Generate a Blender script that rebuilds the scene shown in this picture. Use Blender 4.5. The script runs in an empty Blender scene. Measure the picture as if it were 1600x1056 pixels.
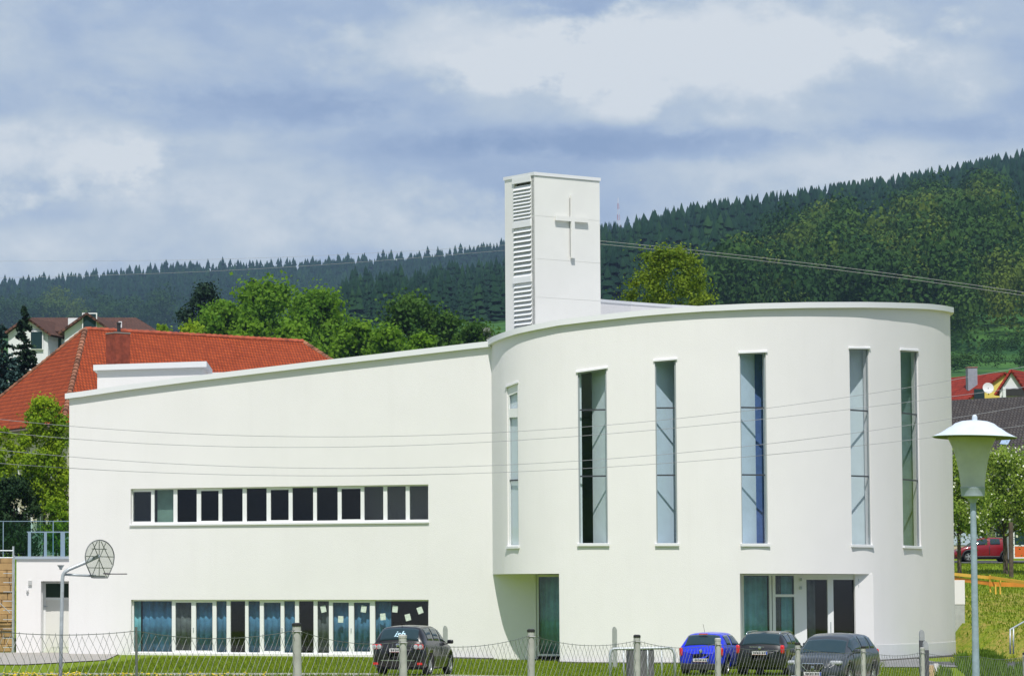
import bpy, math, random
import numpy as np
from mathutils import Vector, Matrix
random.seed(7); rng = np.random.default_rng(7)
S = bpy.context.scene
COL = S.collection
R = math.radians
# ------------------------------------------------------------------ camera
F = 5000.0; PPX, PPY = 300.0, 586.0; PITCH = 0.07; HC = 2.4
cam_d = bpy.data.cameras.new('camera'); cam = bpy.data.objects.new('camera', cam_d); COL.objects.link(cam)
cam_d.sensor_width = 36; cam_d.lens = F/1600*36
cam_d.shift_x = (800-PPX)/1600; cam_d.shift_y = (PPY-528)/1600
cam_d.clip_start = 0.5; cam_d.clip_end = 20000
cam.location = (0, 0, HC); cam.rotation_euler = (math.pi/2+PITCH, 0, 0)
S.camera = cam
S.view_settings.view_transform = 'Standard'; S.view_settings.look = 'None'
S.view_settings.exposure = 0.25; S.view_settings.gamma = 1
S.cycles.max_bounces = 8; S.cycles.transparent_max_bounces = 16; S.cycles.volume_bounces = 0
# ------------------------------------------------------------------ sun + sky
SUN_EL, SUN_AZ = R(60), R(-3)        # azimuth: 0 = straight behind the camera, negative = from the left
sd = Vector((math.sin(SUN_AZ)*math.cos(SUN_EL), -math.cos(SUN_AZ)*math.cos(SUN_EL), math.sin(SUN_EL)))
sl = bpy.data.lights.new('sun', 'SUN'); sun = bpy.data.objects.new('sun', sl); COL.objects.link(sun)
sl.energy = 3.9; sl.angle = R(0.5); sl.color = (1, .955, .90)
sun.rotation_euler = sd.to_track_quat('Z', 'Y').to_euler()
W = bpy.data.worlds.new('World'); S.world = W; W.use_nodes = True
nt = W.node_tree; N = nt.nodes; L = nt.links; N.clear()
def nd(tree, t, **k):
    n = tree.nodes.new(t)
    for a, b in k.items():
        if a == 'ins':
            for i, v in b.items(): n.inputs[i].default_value = v
        else: setattr(n, a, b)
    return n
def s2l(c):
    return tuple(((v/255)/12.92 if v/255 <= .04045 else ((v/255+.055)/1.055)**2.4) for v in c) + (1,)
sky = nd(nt, 'ShaderNodeTexSky'); sky.sky_type = 'NISHITA'; sky.sun_disc = False
sky.sun_elevation = SUN_EL; sky.sun_rotation = math.atan2(sd.x, sd.y)
bg1 = nd(nt, 'ShaderNodeBackground', ins={1: .10}); L.new(sky.outputs[0], bg1.inputs[0])
tc = nd(nt, 'ShaderNodeTexCoord')
# cloud layer: noise over the direction of the sky, wider than high, as a cloud deck seen at a low angle
mp = nd(nt, 'ShaderNodeMapping'); mp.inputs['Scale'].default_value = (12, 12, 22)
L.new(tc.outputs['Generated'], mp.inputs[0])
n1 = nd(nt, 'ShaderNodeTexNoise', ins={'Scale': .9, 'Detail': 9, 'Roughness': .58, 'Distortion': .35}); L.new(mp.outputs[0], n1.inputs[0])
mp3 = nd(nt, 'ShaderNodeMapping'); mp3.inputs['Scale'].default_value = (30, 30, 44); L.new(tc.outputs['Generated'], mp3.inputs[0])
n3 = nd(nt, 'ShaderNodeTexNoise', ins={'Scale': 1.3, 'Detail': 9, 'Roughness': .55}); L.new(mp3.outputs[0], n3.inputs[0])
n2 = nd(nt, 'ShaderNodeTexNoise', ins={'Scale': 2.6, 'Detail': 10, 'Roughness': .66}); L.new(mp.outputs[0], n2.inputs[0])
def mth(op, a, b=None, c=None, tree=nt, clamp=False):
    for q in (a, b, c):
        if hasattr(q, 'node'): tree = q.id_data
    n = tree.nodes.new('ShaderNodeMath'); n.operation = op; n.use_clamp = clamp
    for i, v in enumerate((a, b, c)):
        if v is None: continue
        if isinstance(v, (int, float)): n.inputs[i].default_value = v
        else: tree.links.new(v, n.inputs[i])
    return n.outputs[0]
sep = nd(nt, 'ShaderNodeSeparateXYZ'); L.new(tc.outputs['Generated'], sep.inputs[0])
sy = mth('MAXIMUM', sep.outputs[1], .05)
uu = mth('DIVIDE', sep.outputs[0], sy); vv = mth('DIVIDE', sep.outputs[2], sy)
val = mth('ADD', mth('MULTIPLY', n1.outputs[0], .85), mth('MULTIPLY', n2.outputs[0], .36))
# individual cloud masses: (px, py, rx, ry, amount) given as places in the sky
wob = mth('ADD', mth('MULTIPLY', mth('SUBTRACT', n2.outputs[0], .5), 2.0), mth('MULTIPLY', mth('SUBTRACT', n3.outputs[0], .5), 1.6))
for (px, py, rx, ry, am) in [(760, 60, 330, 75, .30), (1120, 70, 380, 105, .40), (860, 150, 240, 60, .18), (1500, 90, 200, 80, .2), (60, 240, 190, 85, .36),
                             (450, 290, 430, 90, .20), (1330, 255, 500, 45, .20), (350, 165, 420, 40, -.14), (950, 225, 420, 38, -.26), (100, 335, 150, 26, -.10),
                             (250, 60, 300, 60, .02), (120, 385, 200, 30, .08), (1480, 200, 300, 26, -.10), (620, 10, 160, 30, .0), (330, 20, 420, 35, -.04), (600, 370, 300, 40, .06), (350, 360, 800, 95, .16), (1250, 320, 500, 60, .10)]:
    du = mth('DIVIDE', mth('SUBTRACT', uu, (px-PPX)/F), rx/F)
    dv = mth('DIVIDE', mth('SUBTRACT', vv, (936.4-py)/F), ry/F)
    d2 = mth('ADD', mth('MULTIPLY', du, du), mth('MULTIPLY', dv, dv))
    d = mth('ADD', mth('SQRT', d2), wob)
    g = mth('MULTIPLY', mth('SUBTRACT', 1.15, d), 1.15 if am > .25 else .95, clamp=True)
    g = mth('MULTIPLY', g, mth('MULTIPLY', g, mth('SUBTRACT', 3.0, mth('MULTIPLY', g, 2.0))))
    val = mth('ADD', val, mth('MULTIPLY', g, am))
cr = nd(nt, 'ShaderNodeValToRGB'); L.new(val, cr.inputs[0])
e = cr.color_ramp.elements
e[0].position = .36; e[0].color = s2l((136, 157, 190)); e[1].position = .98; e[1].color = s2l((218, 223, 226))
for p, c in ((.48, (148, 167, 197)), (.60, (165, 182, 206)), (.74, (188, 200, 212))):
    k = e.new(p); k.color = s2l(c)
bg2 = nd(nt, 'ShaderNodeBackground', ins={1: .92}); L.new(cr.outputs[0], bg2.inputs[0])
up = mth('MULTIPLY', mth('ADD', sep.outputs[2], .02), 30, clamp=True)       # clouds end below the horizon
hi = mth('SUBTRACT', 1.0, mth('MULTIPLY', mth('SUBTRACT', sep.outputs[2], .55), .9, clamp=True))
mx = nd(nt, 'ShaderNodeMixShader'); L.new(mth('MULTIPLY', mth('MULTIPLY', up, hi), .94), mx.inputs[0])
L.new(bg1.outputs[0], mx.inputs[1]); L.new(bg2.outputs[0], mx.inputs[2])
wo = nd(nt, 'ShaderNodeOutputWorld'); L.new(mx.outputs[0], wo.inputs[0])

# ------------------------------------------------------------------ helpers
def P(px, py, Y):
    "the point at depth Y that is seen at photo pixel (px, py)"
    a = (px-PPX)/F; b = (PPY-py)/F
    dy = math.cos(PITCH)-b*math.sin(PITCH); dz = math.sin(PITCH)+b*math.cos(PITCH)
    k = Y/dy
    return Vector((a*k, Y, HC+dz*k))
def proj(v):
    z = v[2]-HC; dep = v[1]*math.cos(PITCH)+z*math.sin(PITCH)
    return PPX+F*v[0]/dep, PPY-F*(-v[1]*math.sin(PITCH)+z*math.cos(PITCH))/dep
def mat(name, col, rough=.8, var=0, vscale=3, metal=0, bump=0, bscale=20, spec=.5, col2=None, coat=0, alpha=None):
    m = bpy.data.materials.new(name); m.use_nodes = True; t = m.node_tree; b = t.nodes['Principled BSDF']
    b.inputs['Base Color'].default_value = s2l(col) if max(col) > 1 else (*col, 1)
    b.inputs['Roughness'].default_value = rough; b.inputs['Metallic'].default_value = metal
    b.inputs['Specular IOR Level'].default_value = spec
    if coat: b.inputs['Coat Weight'].default_value = coat; b.inputs['Coat Roughness'].default_value = .05
    if var or col2 or bump:
        tcn = t.nodes.new('ShaderNodeTexCoord')
    if var or col2:
        n = nd(t, 'ShaderNodeTexNoise', ins={'Scale': vscale, 'Detail': 6, 'Roughness': .6}); t.links.new(tcn.outputs['Object'], n.inputs[0])
        c1 = s2l(col) if max(col) > 1 else (*col, 1)
        if col2: c2 = s2l(col2) if max(col2) > 1 else (*col2, 1); c0 = c1
        else: c0 = tuple(v*(1-var) for v in c1[:3])+(1,); c2 = tuple(min(1, v*(1+var)) for v in c1[:3])+(1,)
        r = nd(t, 'ShaderNodeValToRGB'); r.color_ramp.elements[0].position = .36; r.color_ramp.elements[1].position = .64
        r.color_ramp.elements[0].color = c0; r.color_ramp.elements[1].color = c2
        t.links.new(n.outputs[0], r.inputs[0]); t.links.new(r.outputs[0], b.inputs['Base Color'])
    if bump:
        n = nd(t, 'ShaderNodeTexNoise', ins={'Scale': bscale, 'Detail': 5}); t.links.new(tcn.outputs['Object'], n.inputs[0])
        bn = nd(t, 'ShaderNodeBump', ins={'Strength': bump, 'Distance': .05}); t.links.new(n.outputs[0], bn.inputs['Height']); t.links.new(bn.outputs[0], b.inputs['Normal'])
    return m
def leafmat(name, c1, c2, scale=.5, trans=.35):
    m = bpy.data.materials.new(name); m.use_nodes = True; t = m.node_tree; b = t.nodes['Principled BSDF']
    tcn = t.nodes.new('ShaderNodeTexCoord')
    n = nd(t, 'ShaderNodeTexNoise', ins={'Scale': scale, 'Detail': 5, 'Roughness': .7}); t.links.new(tcn.outputs['Object'], n.inputs[0])
    r = nd(t, 'ShaderNodeValToRGB'); r.color_ramp.elements[0].position = .35; r.color_ramp.elements[1].position = .65
    r.color_ramp.elements[0].color = (*c1, 1); r.color_ramp.elements[1].color = (*c2, 1)
    t.links.new(n.outputs[0], r.inputs[0]); t.links.new(r.outputs[0], b.inputs['Base Color'])
    b.inputs['Roughness'].default_value = .7; b.inputs['Specular IOR Level'].default_value = .2
    tr = nd(t, 'ShaderNodeBsdfTranslucent'); t.links.new(r.outputs[0], tr.inputs[0])
    ms = nd(t, 'ShaderNodeMixShader', ins={0: trans}); t.links.new(b.outputs[0], ms.inputs[1]); t.links.new(tr.outputs[0], ms.inputs[2])
    t.links.new(ms.outputs[0], t.nodes['Material Output'].inputs[0])
    return m
def glassmat(name, tint, refl=1.0):
    m = bpy.data.materials.new(name); m.use_nodes = True; t = m.node_tree; t.nodes.remove(t.nodes['Principled BSDF'])
    tr = nd(t, 'ShaderNodeBsdfTransparent', ins={0: (*tint, 1)}); gl = nd(t, 'ShaderNodeBsdfGlossy', ins={'Roughness': .02})
    fr = nd(t, 'ShaderNodeLayerWeight'); ms = nd(t, 'ShaderNodeMixShader')      # Schlick: .04 + .96 (1-cos)^5, the same from both sides
    q = mth('ADD', mth('MULTIPLY', mth('POWER', fr.outputs['Facing'], 5.0), .96*refl), .04*refl); fr.inputs[0].default_value = .5
    t.links.new(q, ms.inputs[0]); t.links.new(tr.outputs[0], ms.inputs[1]); t.links.new(gl.outputs[0], ms.inputs[2])
    t.links.new(ms.outputs[0], t.nodes['Material Output'].inputs[0])
    return m
def tag(o, label=None, cat=None, group=None, kind=None):
    if label: o['label'] = label
    if cat: o['category'] = cat
    if group: o['group'] = group
    if kind: o['kind'] = kind
    return o
def empty(name, loc=(0, 0, 0), rz=0, label=None, cat=None, group=None, parent=None):
    o = bpy.data.objects.new(name, None); COL.objects.link(o); o.location = loc; o.rotation_euler = (0, 0, rz)
    if parent: o.parent = parent
    o.empty_display_size = .3
    return tag(o, label, cat, group)
class MB:
    def __init__(s): s.v = []; s.f = []
    def add(s, vs, fs, M=None):
        k = len(s.v)
        for v in vs:
            v = Vector(v); s.v.append(tuple(M @ v) if M else tuple(v))
        s.f += [tuple(i+k for i in f) for f in fs]
        return s
    def box(s, a, b, M=None):
        x0, y0, z0 = a; x1, y1, z1 = b
        return s.add([(x0, y0, z0), (x1, y0, z0), (x1, y1, z0), (x0, y1, z0), (x0, y0, z1), (x1, y0, z1), (x1, y1, z1), (x0, y1, z1)],
                     [(0, 3, 2, 1), (4, 5, 6, 7), (0, 1, 5, 4), (1, 2, 6, 5), (2, 3, 7, 6), (3, 0, 4, 7)], M)
    def cbox(s, c, d, M=None):
        return s.box([c[i]-d[i]/2 for i in range(3)], [c[i]+d[i]/2 for i in range(3)], M)
    def quad(s, a, b, c, d): return s.add([a, b, c, d], [(0, 1, 2, 3)])
    def hexa(s, bot, top):
        "solid from 4 bottom and 4 top points"
        return s.add(list(bot)+list(top), [(0, 3, 2, 1), (4, 5, 6, 7), (0, 1, 5, 4), (1, 2, 6, 5), (2, 3, 7, 6), (3, 0, 4, 7)])
    def tube(s, pts, r, n=6, cap=True):
        pts = [Vector(p) for p in pts]; rs = r if isinstance(r, (list, tuple)) else [r]*len(pts); k = len(s.v)
        prev = None
        for i, p in enumerate(pts):
            d = (pts[min(i+1, len(pts)-1)]-pts[max(i-1, 0)])
            d = d.normalized() if d.length > 1e-9 else Vector((0, 0, 1))
            if prev is None: a = d.orthogonal().normalized()
            else: a = (prev-d*prev.dot(d)); a = a.normalized() if a.length > 1e-6 else d.orthogonal().normalized()
            prev = a; b = d.cross(a)
            for j in range(n):
                t = 2*math.pi*j/n
                s.v.append(tuple(p+(a*math.cos(t)+b*math.sin(t))*rs[i]))
        for i in range(len(pts)-1):
            for j in range(n):
                s.f.append((k+i*n+j, k+i*n+(j+1) % n, k+(i+1)*n+(j+1) % n, k+(i+1)*n+j))
        if cap:
            s.f.append(tuple(k+j for j in reversed(range(n)))); s.f.append(tuple(k+(len(pts)-1)*n+j for j in range(n)))
        return s
    def lathe(s, prof, c=(0, 0, 0), n=24, M=None):
        k = len(s.v)
        for (r, z) in prof:
            for j in range(n):
                t = 2*math.pi*j/n; v = Vector((c[0]+r*math.cos(t), c[1]+r*math.sin(t), c[2]+z))
                s.v.append(tuple(M @ v) if M else tuple(v))
        for i in range(len(prof)-1):
            for j in range(n): s.f.append((k+i*n+j, k+i*n+(j+1) % n, k+(i+1)*n+(j+1) % n, k+(i+1)*n+j))
        s.f.append(tuple(k+j for j in reversed(range(n)))); s.f.append(tuple(k+(len(prof)-1)*n+j for j in range(n)))
        return s
    def build(s, name, m, parent=None, smooth=False, bevel=0):
        me = bpy.data.meshes.new(name); me.from_pydata(s.v, [], s.f); me.update()
        o = bpy.data.objects.new(name, me); COL.objects.link(o)
        if isinstance(m, (list, tuple)):
            for q in m: me.materials.append(q)
        else: me.materials.append(m)
        if parent: o.parent = parent
        if smooth:
            me.polygons.foreach_set('use_smooth', [True]*len(me.polygons))
            if smooth != 'all':
                try: me.set_sharp_from_angle(angle=R(35))
                except Exception: pass
        if bevel:
            b = o.modifiers.new('bevel', 'BEVEL'); b.width = bevel; b.segments = 2; b.limit_method = 'ANGLE'
        return o
def npmesh(name, V, Fc, m, parent=None, cols=None, smooth=False):
    "V (n,3), Fc (m,3) triangles"
    me = bpy.data.meshes.new(name); me.vertices.add(len(V)); me.vertices.foreach_set('co', np.asarray(V, 'f').ravel())
    k = Fc.shape[1]; me.loops.add(Fc.size); me.loops.foreach_set('vertex_index', Fc.ravel().astype('i'))
    me.polygons.add(len(Fc)); me.polygons.foreach_set('loop_start', np.arange(0, Fc.size, k, dtype='i'))
    if cols is not None:
        a = me.color_attributes.new('tint', 'FLOAT_COLOR', 'POINT'); a.data.foreach_set('color', np.asarray(cols, 'f').ravel())
    me.update(calc_edges=True); me.materials.append(m)
    if smooth: me.polygons.foreach_set('use_smooth', [True]*len(me.polygons))
    o = bpy.data.objects.new(name, me); COL.objects.link(o)
    if parent: o.parent = parent
    return o

# ------------------------------------------------------------------ materials
WHITE = mat('white_render', (.81, .795, .79), .9, var=.014, vscale=.45, bump=.2, bscale=38, spec=.2)
t = WHITE.node_tree; b = t.nodes['Principled BSDF']; src = b.inputs['Base Color'].links[0].from_socket      # faint rain streaks in the render
tcn = nd(t, 'ShaderNodeTexCoord'); mp_ = nd(t, 'ShaderNodeMapping'); mp_.inputs['Scale'].default_value = (2.2, 2.2, .10); t.links.new(tcn.outputs['Object'], mp_.inputs[0])
ns = nd(t, 'ShaderNodeTexNoise', ins={'Scale': 1.0, 'Detail': 5, 'Roughness': .65}); t.links.new(mp_.outputs[0], ns.inputs[0]); rs_ = nd(t, 'ShaderNodeValToRGB'); rs_.color_ramp.elements[0].position = .52; rs_.color_ramp.elements[1].position = .75
rs_.color_ramp.elements[0].color = (1, 1, 1, 1); rs_.color_ramp.elements[1].color = (.978, .978, .975, 1); t.links.new(ns.outputs[0], rs_.inputs[0])
mm = nd(t, 'ShaderNodeMix'); mm.data_type = 'RGBA'; mm.blend_type = 'MULTIPLY'; mm.inputs[0].default_value = 1; t.links.new(src, mm.inputs[6]); t.links.new(rs_.outputs[0], mm.inputs[7]); t.links.new(mm.outputs[2], b.inputs['Base Color'])
CAPM = mat('coping_metal', (.77, .78, .80), .45, spec=.5)
FRAME = mat('white_frame', (.82, .83, .83), .4)
GREYF = mat('grey_frame', (.30, .34, .36), .5)
DARKF = mat('dark_bar', (.045, .05, .06), .5)
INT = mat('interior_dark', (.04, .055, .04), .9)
GLASS = glassmat('window_glass', (.95, .975, .975)); GLASS_T = glassmat('tall_window_glass', (.955, .975, .985), .97)
GLASSD = glassmat('dark_glass', (.30, .34, .33))
GALV = mat('galvanised_steel', (.46, .50, .52), .42, var=.12, vscale=9, metal=.25)
CONC = mat('post_concrete', (.42, .42, .40), .85, var=.12, vscale=6)
WIRE = mat('fence_wire', (.16, .17, .17), .5, metal=.3)
BLACKP = mat('black_plastic', (.02, .02, .021), .6)
RUBBER = mat('tyre_rubber', (.018, .018, .018), .85)
RIM = mat('alloy_rim', (.50, .51, .52), .35, metal=.7)
BARK = mat('bark', (.10, .075, .055), .9, var=.3, vscale=5)
TIMBER = mat('timber', (.45, .30, .16), .8, var=.2, vscale=3)

# ------------------------------------------------------------------ terrain
def lerp_tab(x, tab):
    xs = [a for a, _ in tab]; ys = [b for _, b in tab]
    return np.interp(x, xs, ys)
FAR = [(-3000, 500), (-600, 478), (0, 468), (150, 456), (300, 439), (450, 440), (560, 431), (780, 411), (950, 377), (1080, 370), (1200, 370), (1600, 380), (4000, 450)]
NEARR = [(-3000, 600), (300, 600), (480, 560), (530, 500), (555, 474), (700, 462), (790, 450), (940, 420), (1010, 398), (1080, 378), (1200, 360), (1400, 328), (1520, 303), (1600, 284), (2000, 235), (4000, 280)]
def elev(py, Y): return HC+(936.4-py)*Y/F
def ground(X, Y):
    X = np.asarray(X, float); Y = np.asarray(Y, float)
    px = PPX+F*X/np.maximum(Y, 40)
    g = np.interp(Y, [-900, -500, -90, 0, 28, 34, 46, 62, 90, 2000], [190, 75, 1.2, 1.0, .80, .68, .22, -.02, 0, 0])  # unseen hill behind the camera, added for the window glass to reflect
    side = -.17*np.clip((X-6)/10, 0, 1)*np.clip((Y-60)/30, 0, 1)*np.clip((140-Y)/10, .4, 1)
    # behind the church the ground stands a storey higher; on the right a grass slope climbs to it
    left = np.interp(Y, [0, 150.5, 152, 170, 200, 240, 320, 500, 900, 1500], [0, 0, 4.3, 4.6, 7, 11, 19, 36, 78, 135])
    right = np.interp(Y, [0, 124, 128, 150, 165, 185, 200, 216, 225, 275, 400, 700, 760], [0, 0, .1, 1.7, 2.75, 3.7, 4.55, 5.05, 6, 13, 27, 53, 60])
    w = np.clip((X-34.7)/1.2, 0, 1); w = np.where(Y > 160, np.clip((px-1200)/200, 0, 1), w)
    base = g+side+left*(1-w)+right*w
    pr = np.interp(px, [a for a, _ in NEARR], [b for _, b in NEARR]); pf = np.interp(px, [a for a, _ in FAR], [b for _, b in FAR])
    yr = np.interp(px, [500, 900, 1100, 1600], [1500, 1700, 1900, 2200])          # depth of the nearer ridge
    zr = elev(pr, yr); y0 = 760.; z0 = elev(np.interp(px, [300, 1100, 1600], [575, 560, 540]), y0)
    t = (Y-y0)/(yr-y0); near = np.where(t < 1, z0+(zr-z0)*np.clip(t, 0, 1)**.9, zr-(Y-yr)*.25)
    zf = elev(pf, 3500.); t2 = (Y-2500)/1000.; z2 = elev(535, 2500.)
    far = np.where(t2 < 1, z2+(zf-z2)*np.clip(t2, 0, 1), zf-(Y-3500)*.06)
    mid = np.interp(Y, [0, 900, 1500, 2500], [0, 60, 110, 195])
    h = np.where(Y < 760, base, np.maximum(np.where(Y < 2500, np.maximum(near, mid), far), np.where(Y < 900, base*.98, 0)))
    h = np.where(Y > 2500, np.maximum(far, 0), h)
    return h
def gz(X, Y): return float(ground(X, Y))
ys = np.concatenate([np.linspace(-900, -100, 18), np.linspace(-80, 60, 15), np.linspace(64, 150, 44), [150.5, 151, 152], np.linspace(154, 260, 54), np.linspace(265, 760, 60), np.linspace(780, 2480, 70), np.linspace(2501, 3600, 40), np.linspace(3800, 9000, 14)])
ts = np.concatenate([np.linspace(-1.2, -.1, 12), np.linspace(-.08, .30, 96), np.linspace(.32, 1.4, 12)])
TT, YY = np.meshgrid(ts, ys); XX = TT*np.maximum(np.abs(YY), 60); ZZ = ground(XX, YY)
nx = len(ts); ny = len(ys); idx = np.arange(nx*ny).reshape(ny, nx)
Fq = np.stack([idx[:-1, :-1], idx[:-1, 1:], idx[1:, 1:], idx[1:, :-1]], -1).reshape(-1, 4)
GR = bpy.data.materials.new('grass_ground'); GR.use_nodes = True; t = GR.node_tree; b = t.nodes['Principled BSDF']; b.inputs['Roughness'].default_value = .95; b.inputs['Specular IOR Level'].default_value = .1
tcn = t.nodes.new('ShaderNodeTexCoord')
na = nd(t, 'ShaderNodeTexNoise', ins={'Scale': .35, 'Detail': 8, 'Roughness': .7}); nb_ = nd(t, 'ShaderNodeTexNoise', ins={'Scale': 6, 'Detail': 6, 'Roughness': .7})
t.links.new(tcn.outputs['Object'], na.inputs[0]); t.links.new(tcn.outputs['Object'], nb_.inputs[0])
ra = nd(t, 'ShaderNodeValToRGB'); ra.color_ramp.elements[0].position = .38; ra.color_ramp.elements[1].position = .62
ra.color_ramp.elements[0].color = (.085, .155, .006, 1); ra.color_ramp.elements[1].color = (.20, .26, .012, 1)
t.links.new(nb_.outputs[0], ra.inputs[0])
# worn, sandy young grass on the slope right of the church
sp = nd(t, 'ShaderNodeSeparateXYZ'); t.links.new(tcn.outputs['Object'], sp.inputs[0])
mX = mth('MULTIPLY', mth('SUBTRACT', sp.outputs[0], 31.0), .6, tree=t, clamp=True)
mY = mth('MULTIPLY', mth('SUBTRACT', 172, sp.outputs[1]), .12, tree=t, clamp=True)
mY2 = mth('MULTIPLY', mth('SUBTRACT', sp.outputs[1], 122), .3, tree=t, clamp=True)
mN = mth('MULTIPLY', mth('SUBTRACT', na.outputs[0], .36), 5, tree=t, clamp=True)
mk = mth('MULTIPLY', mth('MULTIPLY', mX, mth('MULTIPLY', mY, mY2, tree=t), tree=t), mth('MULTIPLY', mN, .8, tree=t), tree=t)
rb = nd(t, 'ShaderNodeValToRGB'); rb.color_ramp.elements[0].position = .40; rb.color_ramp.elements[1].position = .62
rb.color_ramp.elements[0].color = (.15, .20, .02, 1); rb.color_ramp.elements[1].color = (.42, .27, .10, 1); t.links.new(nb_.outputs[0], rb.inputs[0])
mc = nd(t, 'ShaderNodeMix'); mc.data_type = 'RGBA'; t.links.new(mk, mc.inputs[0]); t.links.new(ra.outputs[0], mc.inputs[6]); t.links.new(rb.outputs[0], mc.inputs[7])
# far hills: darker meadow and forest floor
mF = mth('MAXIMUM', mth('MULTIPLY', mth('SUBTRACT', sp.outputs[1], 300), .006, tree=t, clamp=True), mth('MULTIPLY', mth('SUBTRACT', -60, sp.outputs[1]), .05, tree=t, clamp=True), tree=t)
mc2 = nd(t, 'ShaderNodeMix'); mc2.data_type = 'RGBA'; t.links.new(mF, mc2.inputs[0]); t.links.new(mc.outputs[2], mc2.inputs[6]); mc2.inputs[7].default_value = (.018, .062, .018, 1)
nm = nd(t, 'ShaderNodeTexNoise', ins={'Scale': .035, 'Detail': 8, 'Roughness': .7}); t.links.new(tcn.outputs['Object'], nm.inputs[0]); rm_ = nd(t, 'ShaderNodeValToRGB'); rm_.color_ramp.elements[0].position = .38; rm_.color_ramp.elements[1].position = .62
rm_.color_ramp.elements[0].color = (.020, .065, .018, 1); rm_.color_ramp.elements[1].color = (.060, .145, .026, 1); t.links.new(nm.outputs[0], rm_.inputs[0]); t.links.new(rm_.outputs[0], mc2.inputs[7])
t.links.new(mc2.outputs[2], b.inputs['Base Color'])
g = npmesh('ground', np.stack([XX, YY, ZZ], -1).reshape(-1, 3), Fq, GR, smooth=True); tag(g, kind='structure')
def sheet(name, pts, m, lift=.02, seg=1.0, kind='structure'):
    "a strip given by left/right point pairs, draped over the ground"
    V = []; Fc = []
    rows = []
    for (a, b) in zip(pts[:-1], pts[1:]):
        n = max(1, int(((Vector(a[0])-Vector(b[0])).length)/seg))
        for k in range(n): rows.append((Vector(a[0]).lerp(Vector(b[0]), k/n), Vector(a[1]).lerp(Vector(b[1]), k/n)))
    rows.append((Vector(pts[-1][0]), Vector(pts[-1][1])))
    nc = 7
    for (l, r) in rows:
        for j in range(nc):
            q = l.lerp(r, j/(nc-1)); V.append((q.x, q.y, gz(q.x, q.y)+lift))
    for i in range(len(rows)-1):
        for j in range(nc-1): Fc.append((i*nc+j, i*nc+j+1, (i+1)*nc+j+1, (i+1)*nc+j))
    mb = MB(); mb.v = V; mb.f = Fc; o = mb.build(name, m); tag(o, kind=kind); return o
ASPH = mat('asphalt', (.085, .088, .092), .95, var=.25, vscale=3, bump=.2)
PAVE = mat('pale_gravel_path', (.36, .34, .31), .95, var=.18, vscale=5)
def GY(py): return HC*F/(py-936.4)          # depth of level ground seen at row py
# path in front of the cars / along the lawn
sheet('path', [((-30, 100.6), (-30, 104.6)), ((4.5, 100.6), (4.5, 104.4)), ((12, 97.5), (12, 103.4)), ((31.5, 95), (31.5, 100)), ((60, 94), (60, 99))], PAVE, .03)
sheet('pavement', [((-40, 118), (-40, 145)), ((-6.2, 118), (-6.2, 144.9)), ((-3.4, 127), (-3.2, 141.5))], mat('left_paving', (.34, .32, .29), .95, var=.12, vscale=3), .035)
sheet('road', [((31.0, 100), (29.5, 131.0)), ((34.5, 100), (34.6, 131.5)), ((60, 100), (60, 127))], ASPH, .04)
sheet('gravel_strip', [((24.5, 121.5), (24.5, 134)), ((30.4, 122.5), (30.4, 136))], mat('grey_gravel', (.20, .20, .20), .95, var=.3, vscale=12), .03)
sheet('unseen_court', [((-16, 50), (33, 50)), ((-16, 90.5), (33, 90.5))], mat('unseen_court_grey', (.20, .20, .195), .95, var=.1, vscale=1.5), .06)  # unseen grey sheet under the hoop, added to cut green bounce from the grass
# ------------------------------------------------------------------ church
church = empty('church', (12, 134, 0), 0, 'large white rendered church with rising roofline, square belfry and rounded east end', 'church')
CH = church
def part(mb, name, m, parent=None, **k):
    "geometry written in world metres, parented to the church"
    o = mb.build(name, m, None, **k); p = parent or CH
    o.parent = p; bpy.context.view_layer.update()
    o.matrix_parent_inverse = p.matrix_world.inverted()
    return o
# plan of the curved wall
nodes = [(769, 133.8), (778, 133.0), (790, 132.2), (811, 131.4), (838, 130.8), (874, 130.3), (926, 129.9), (1000, 129.5), (1041, 129.4), (1100, 129.35), (1178, 129.6),
         (1260, 130.4), (1345, 132.0), (1385, 133.4), (1424, 135.5), (1447, 137.2), (1468, 139.4), (1482, 141.9), (1488.5, 144.6)]
cp = [((p-PPX)/F*y, y) for p, y in nodes]
cp += [(34.55, 148), (33.9, 152), (31, 156.5), (26, 159), (20, 159)]
cp = np.array(cp)
def catmull(pts, n=8):
    out = []
    for i in range(len(pts)-1):
        p0 = pts[max(i-1, 0)]; p1 = pts[i]; p2 = pts[i+1]; p3 = pts[min(i+2, len(pts)-1)]
        a = np.linalg.norm(p1-p0)**.5 or 1; b = np.linalg.norm(p2-p1)**.5; c = np.linalg.norm(p3-p2)**.5 or 1
        m1 = (p2-p1)/b-(p2-p0)/(a+b)+(p1-p0)/a if i else (p2-p1)/b
        m2 = (p2-p1)/b-(p3-p1)/(b+c)+(p3-p2)/c if i < len(pts)-2 else (p2-p1)/b
        m1 = m1*b; m2 = m2*b
        for k in range(n):
            t = k/n
            out.append((2*t**3-3*t**2+1)*p1+(t**3-2*t**2+t)*m1+(-2*t**3+3*t**2)*p2+(t**3-t**2)*m2)
    out.append(pts[-1]); return np.array(out)
dense = catmull(cp, 24)
seg = np.r_[0, np.cumsum(np.linalg.norm(np.diff(dense, axis=0), axis=1))]
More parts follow.
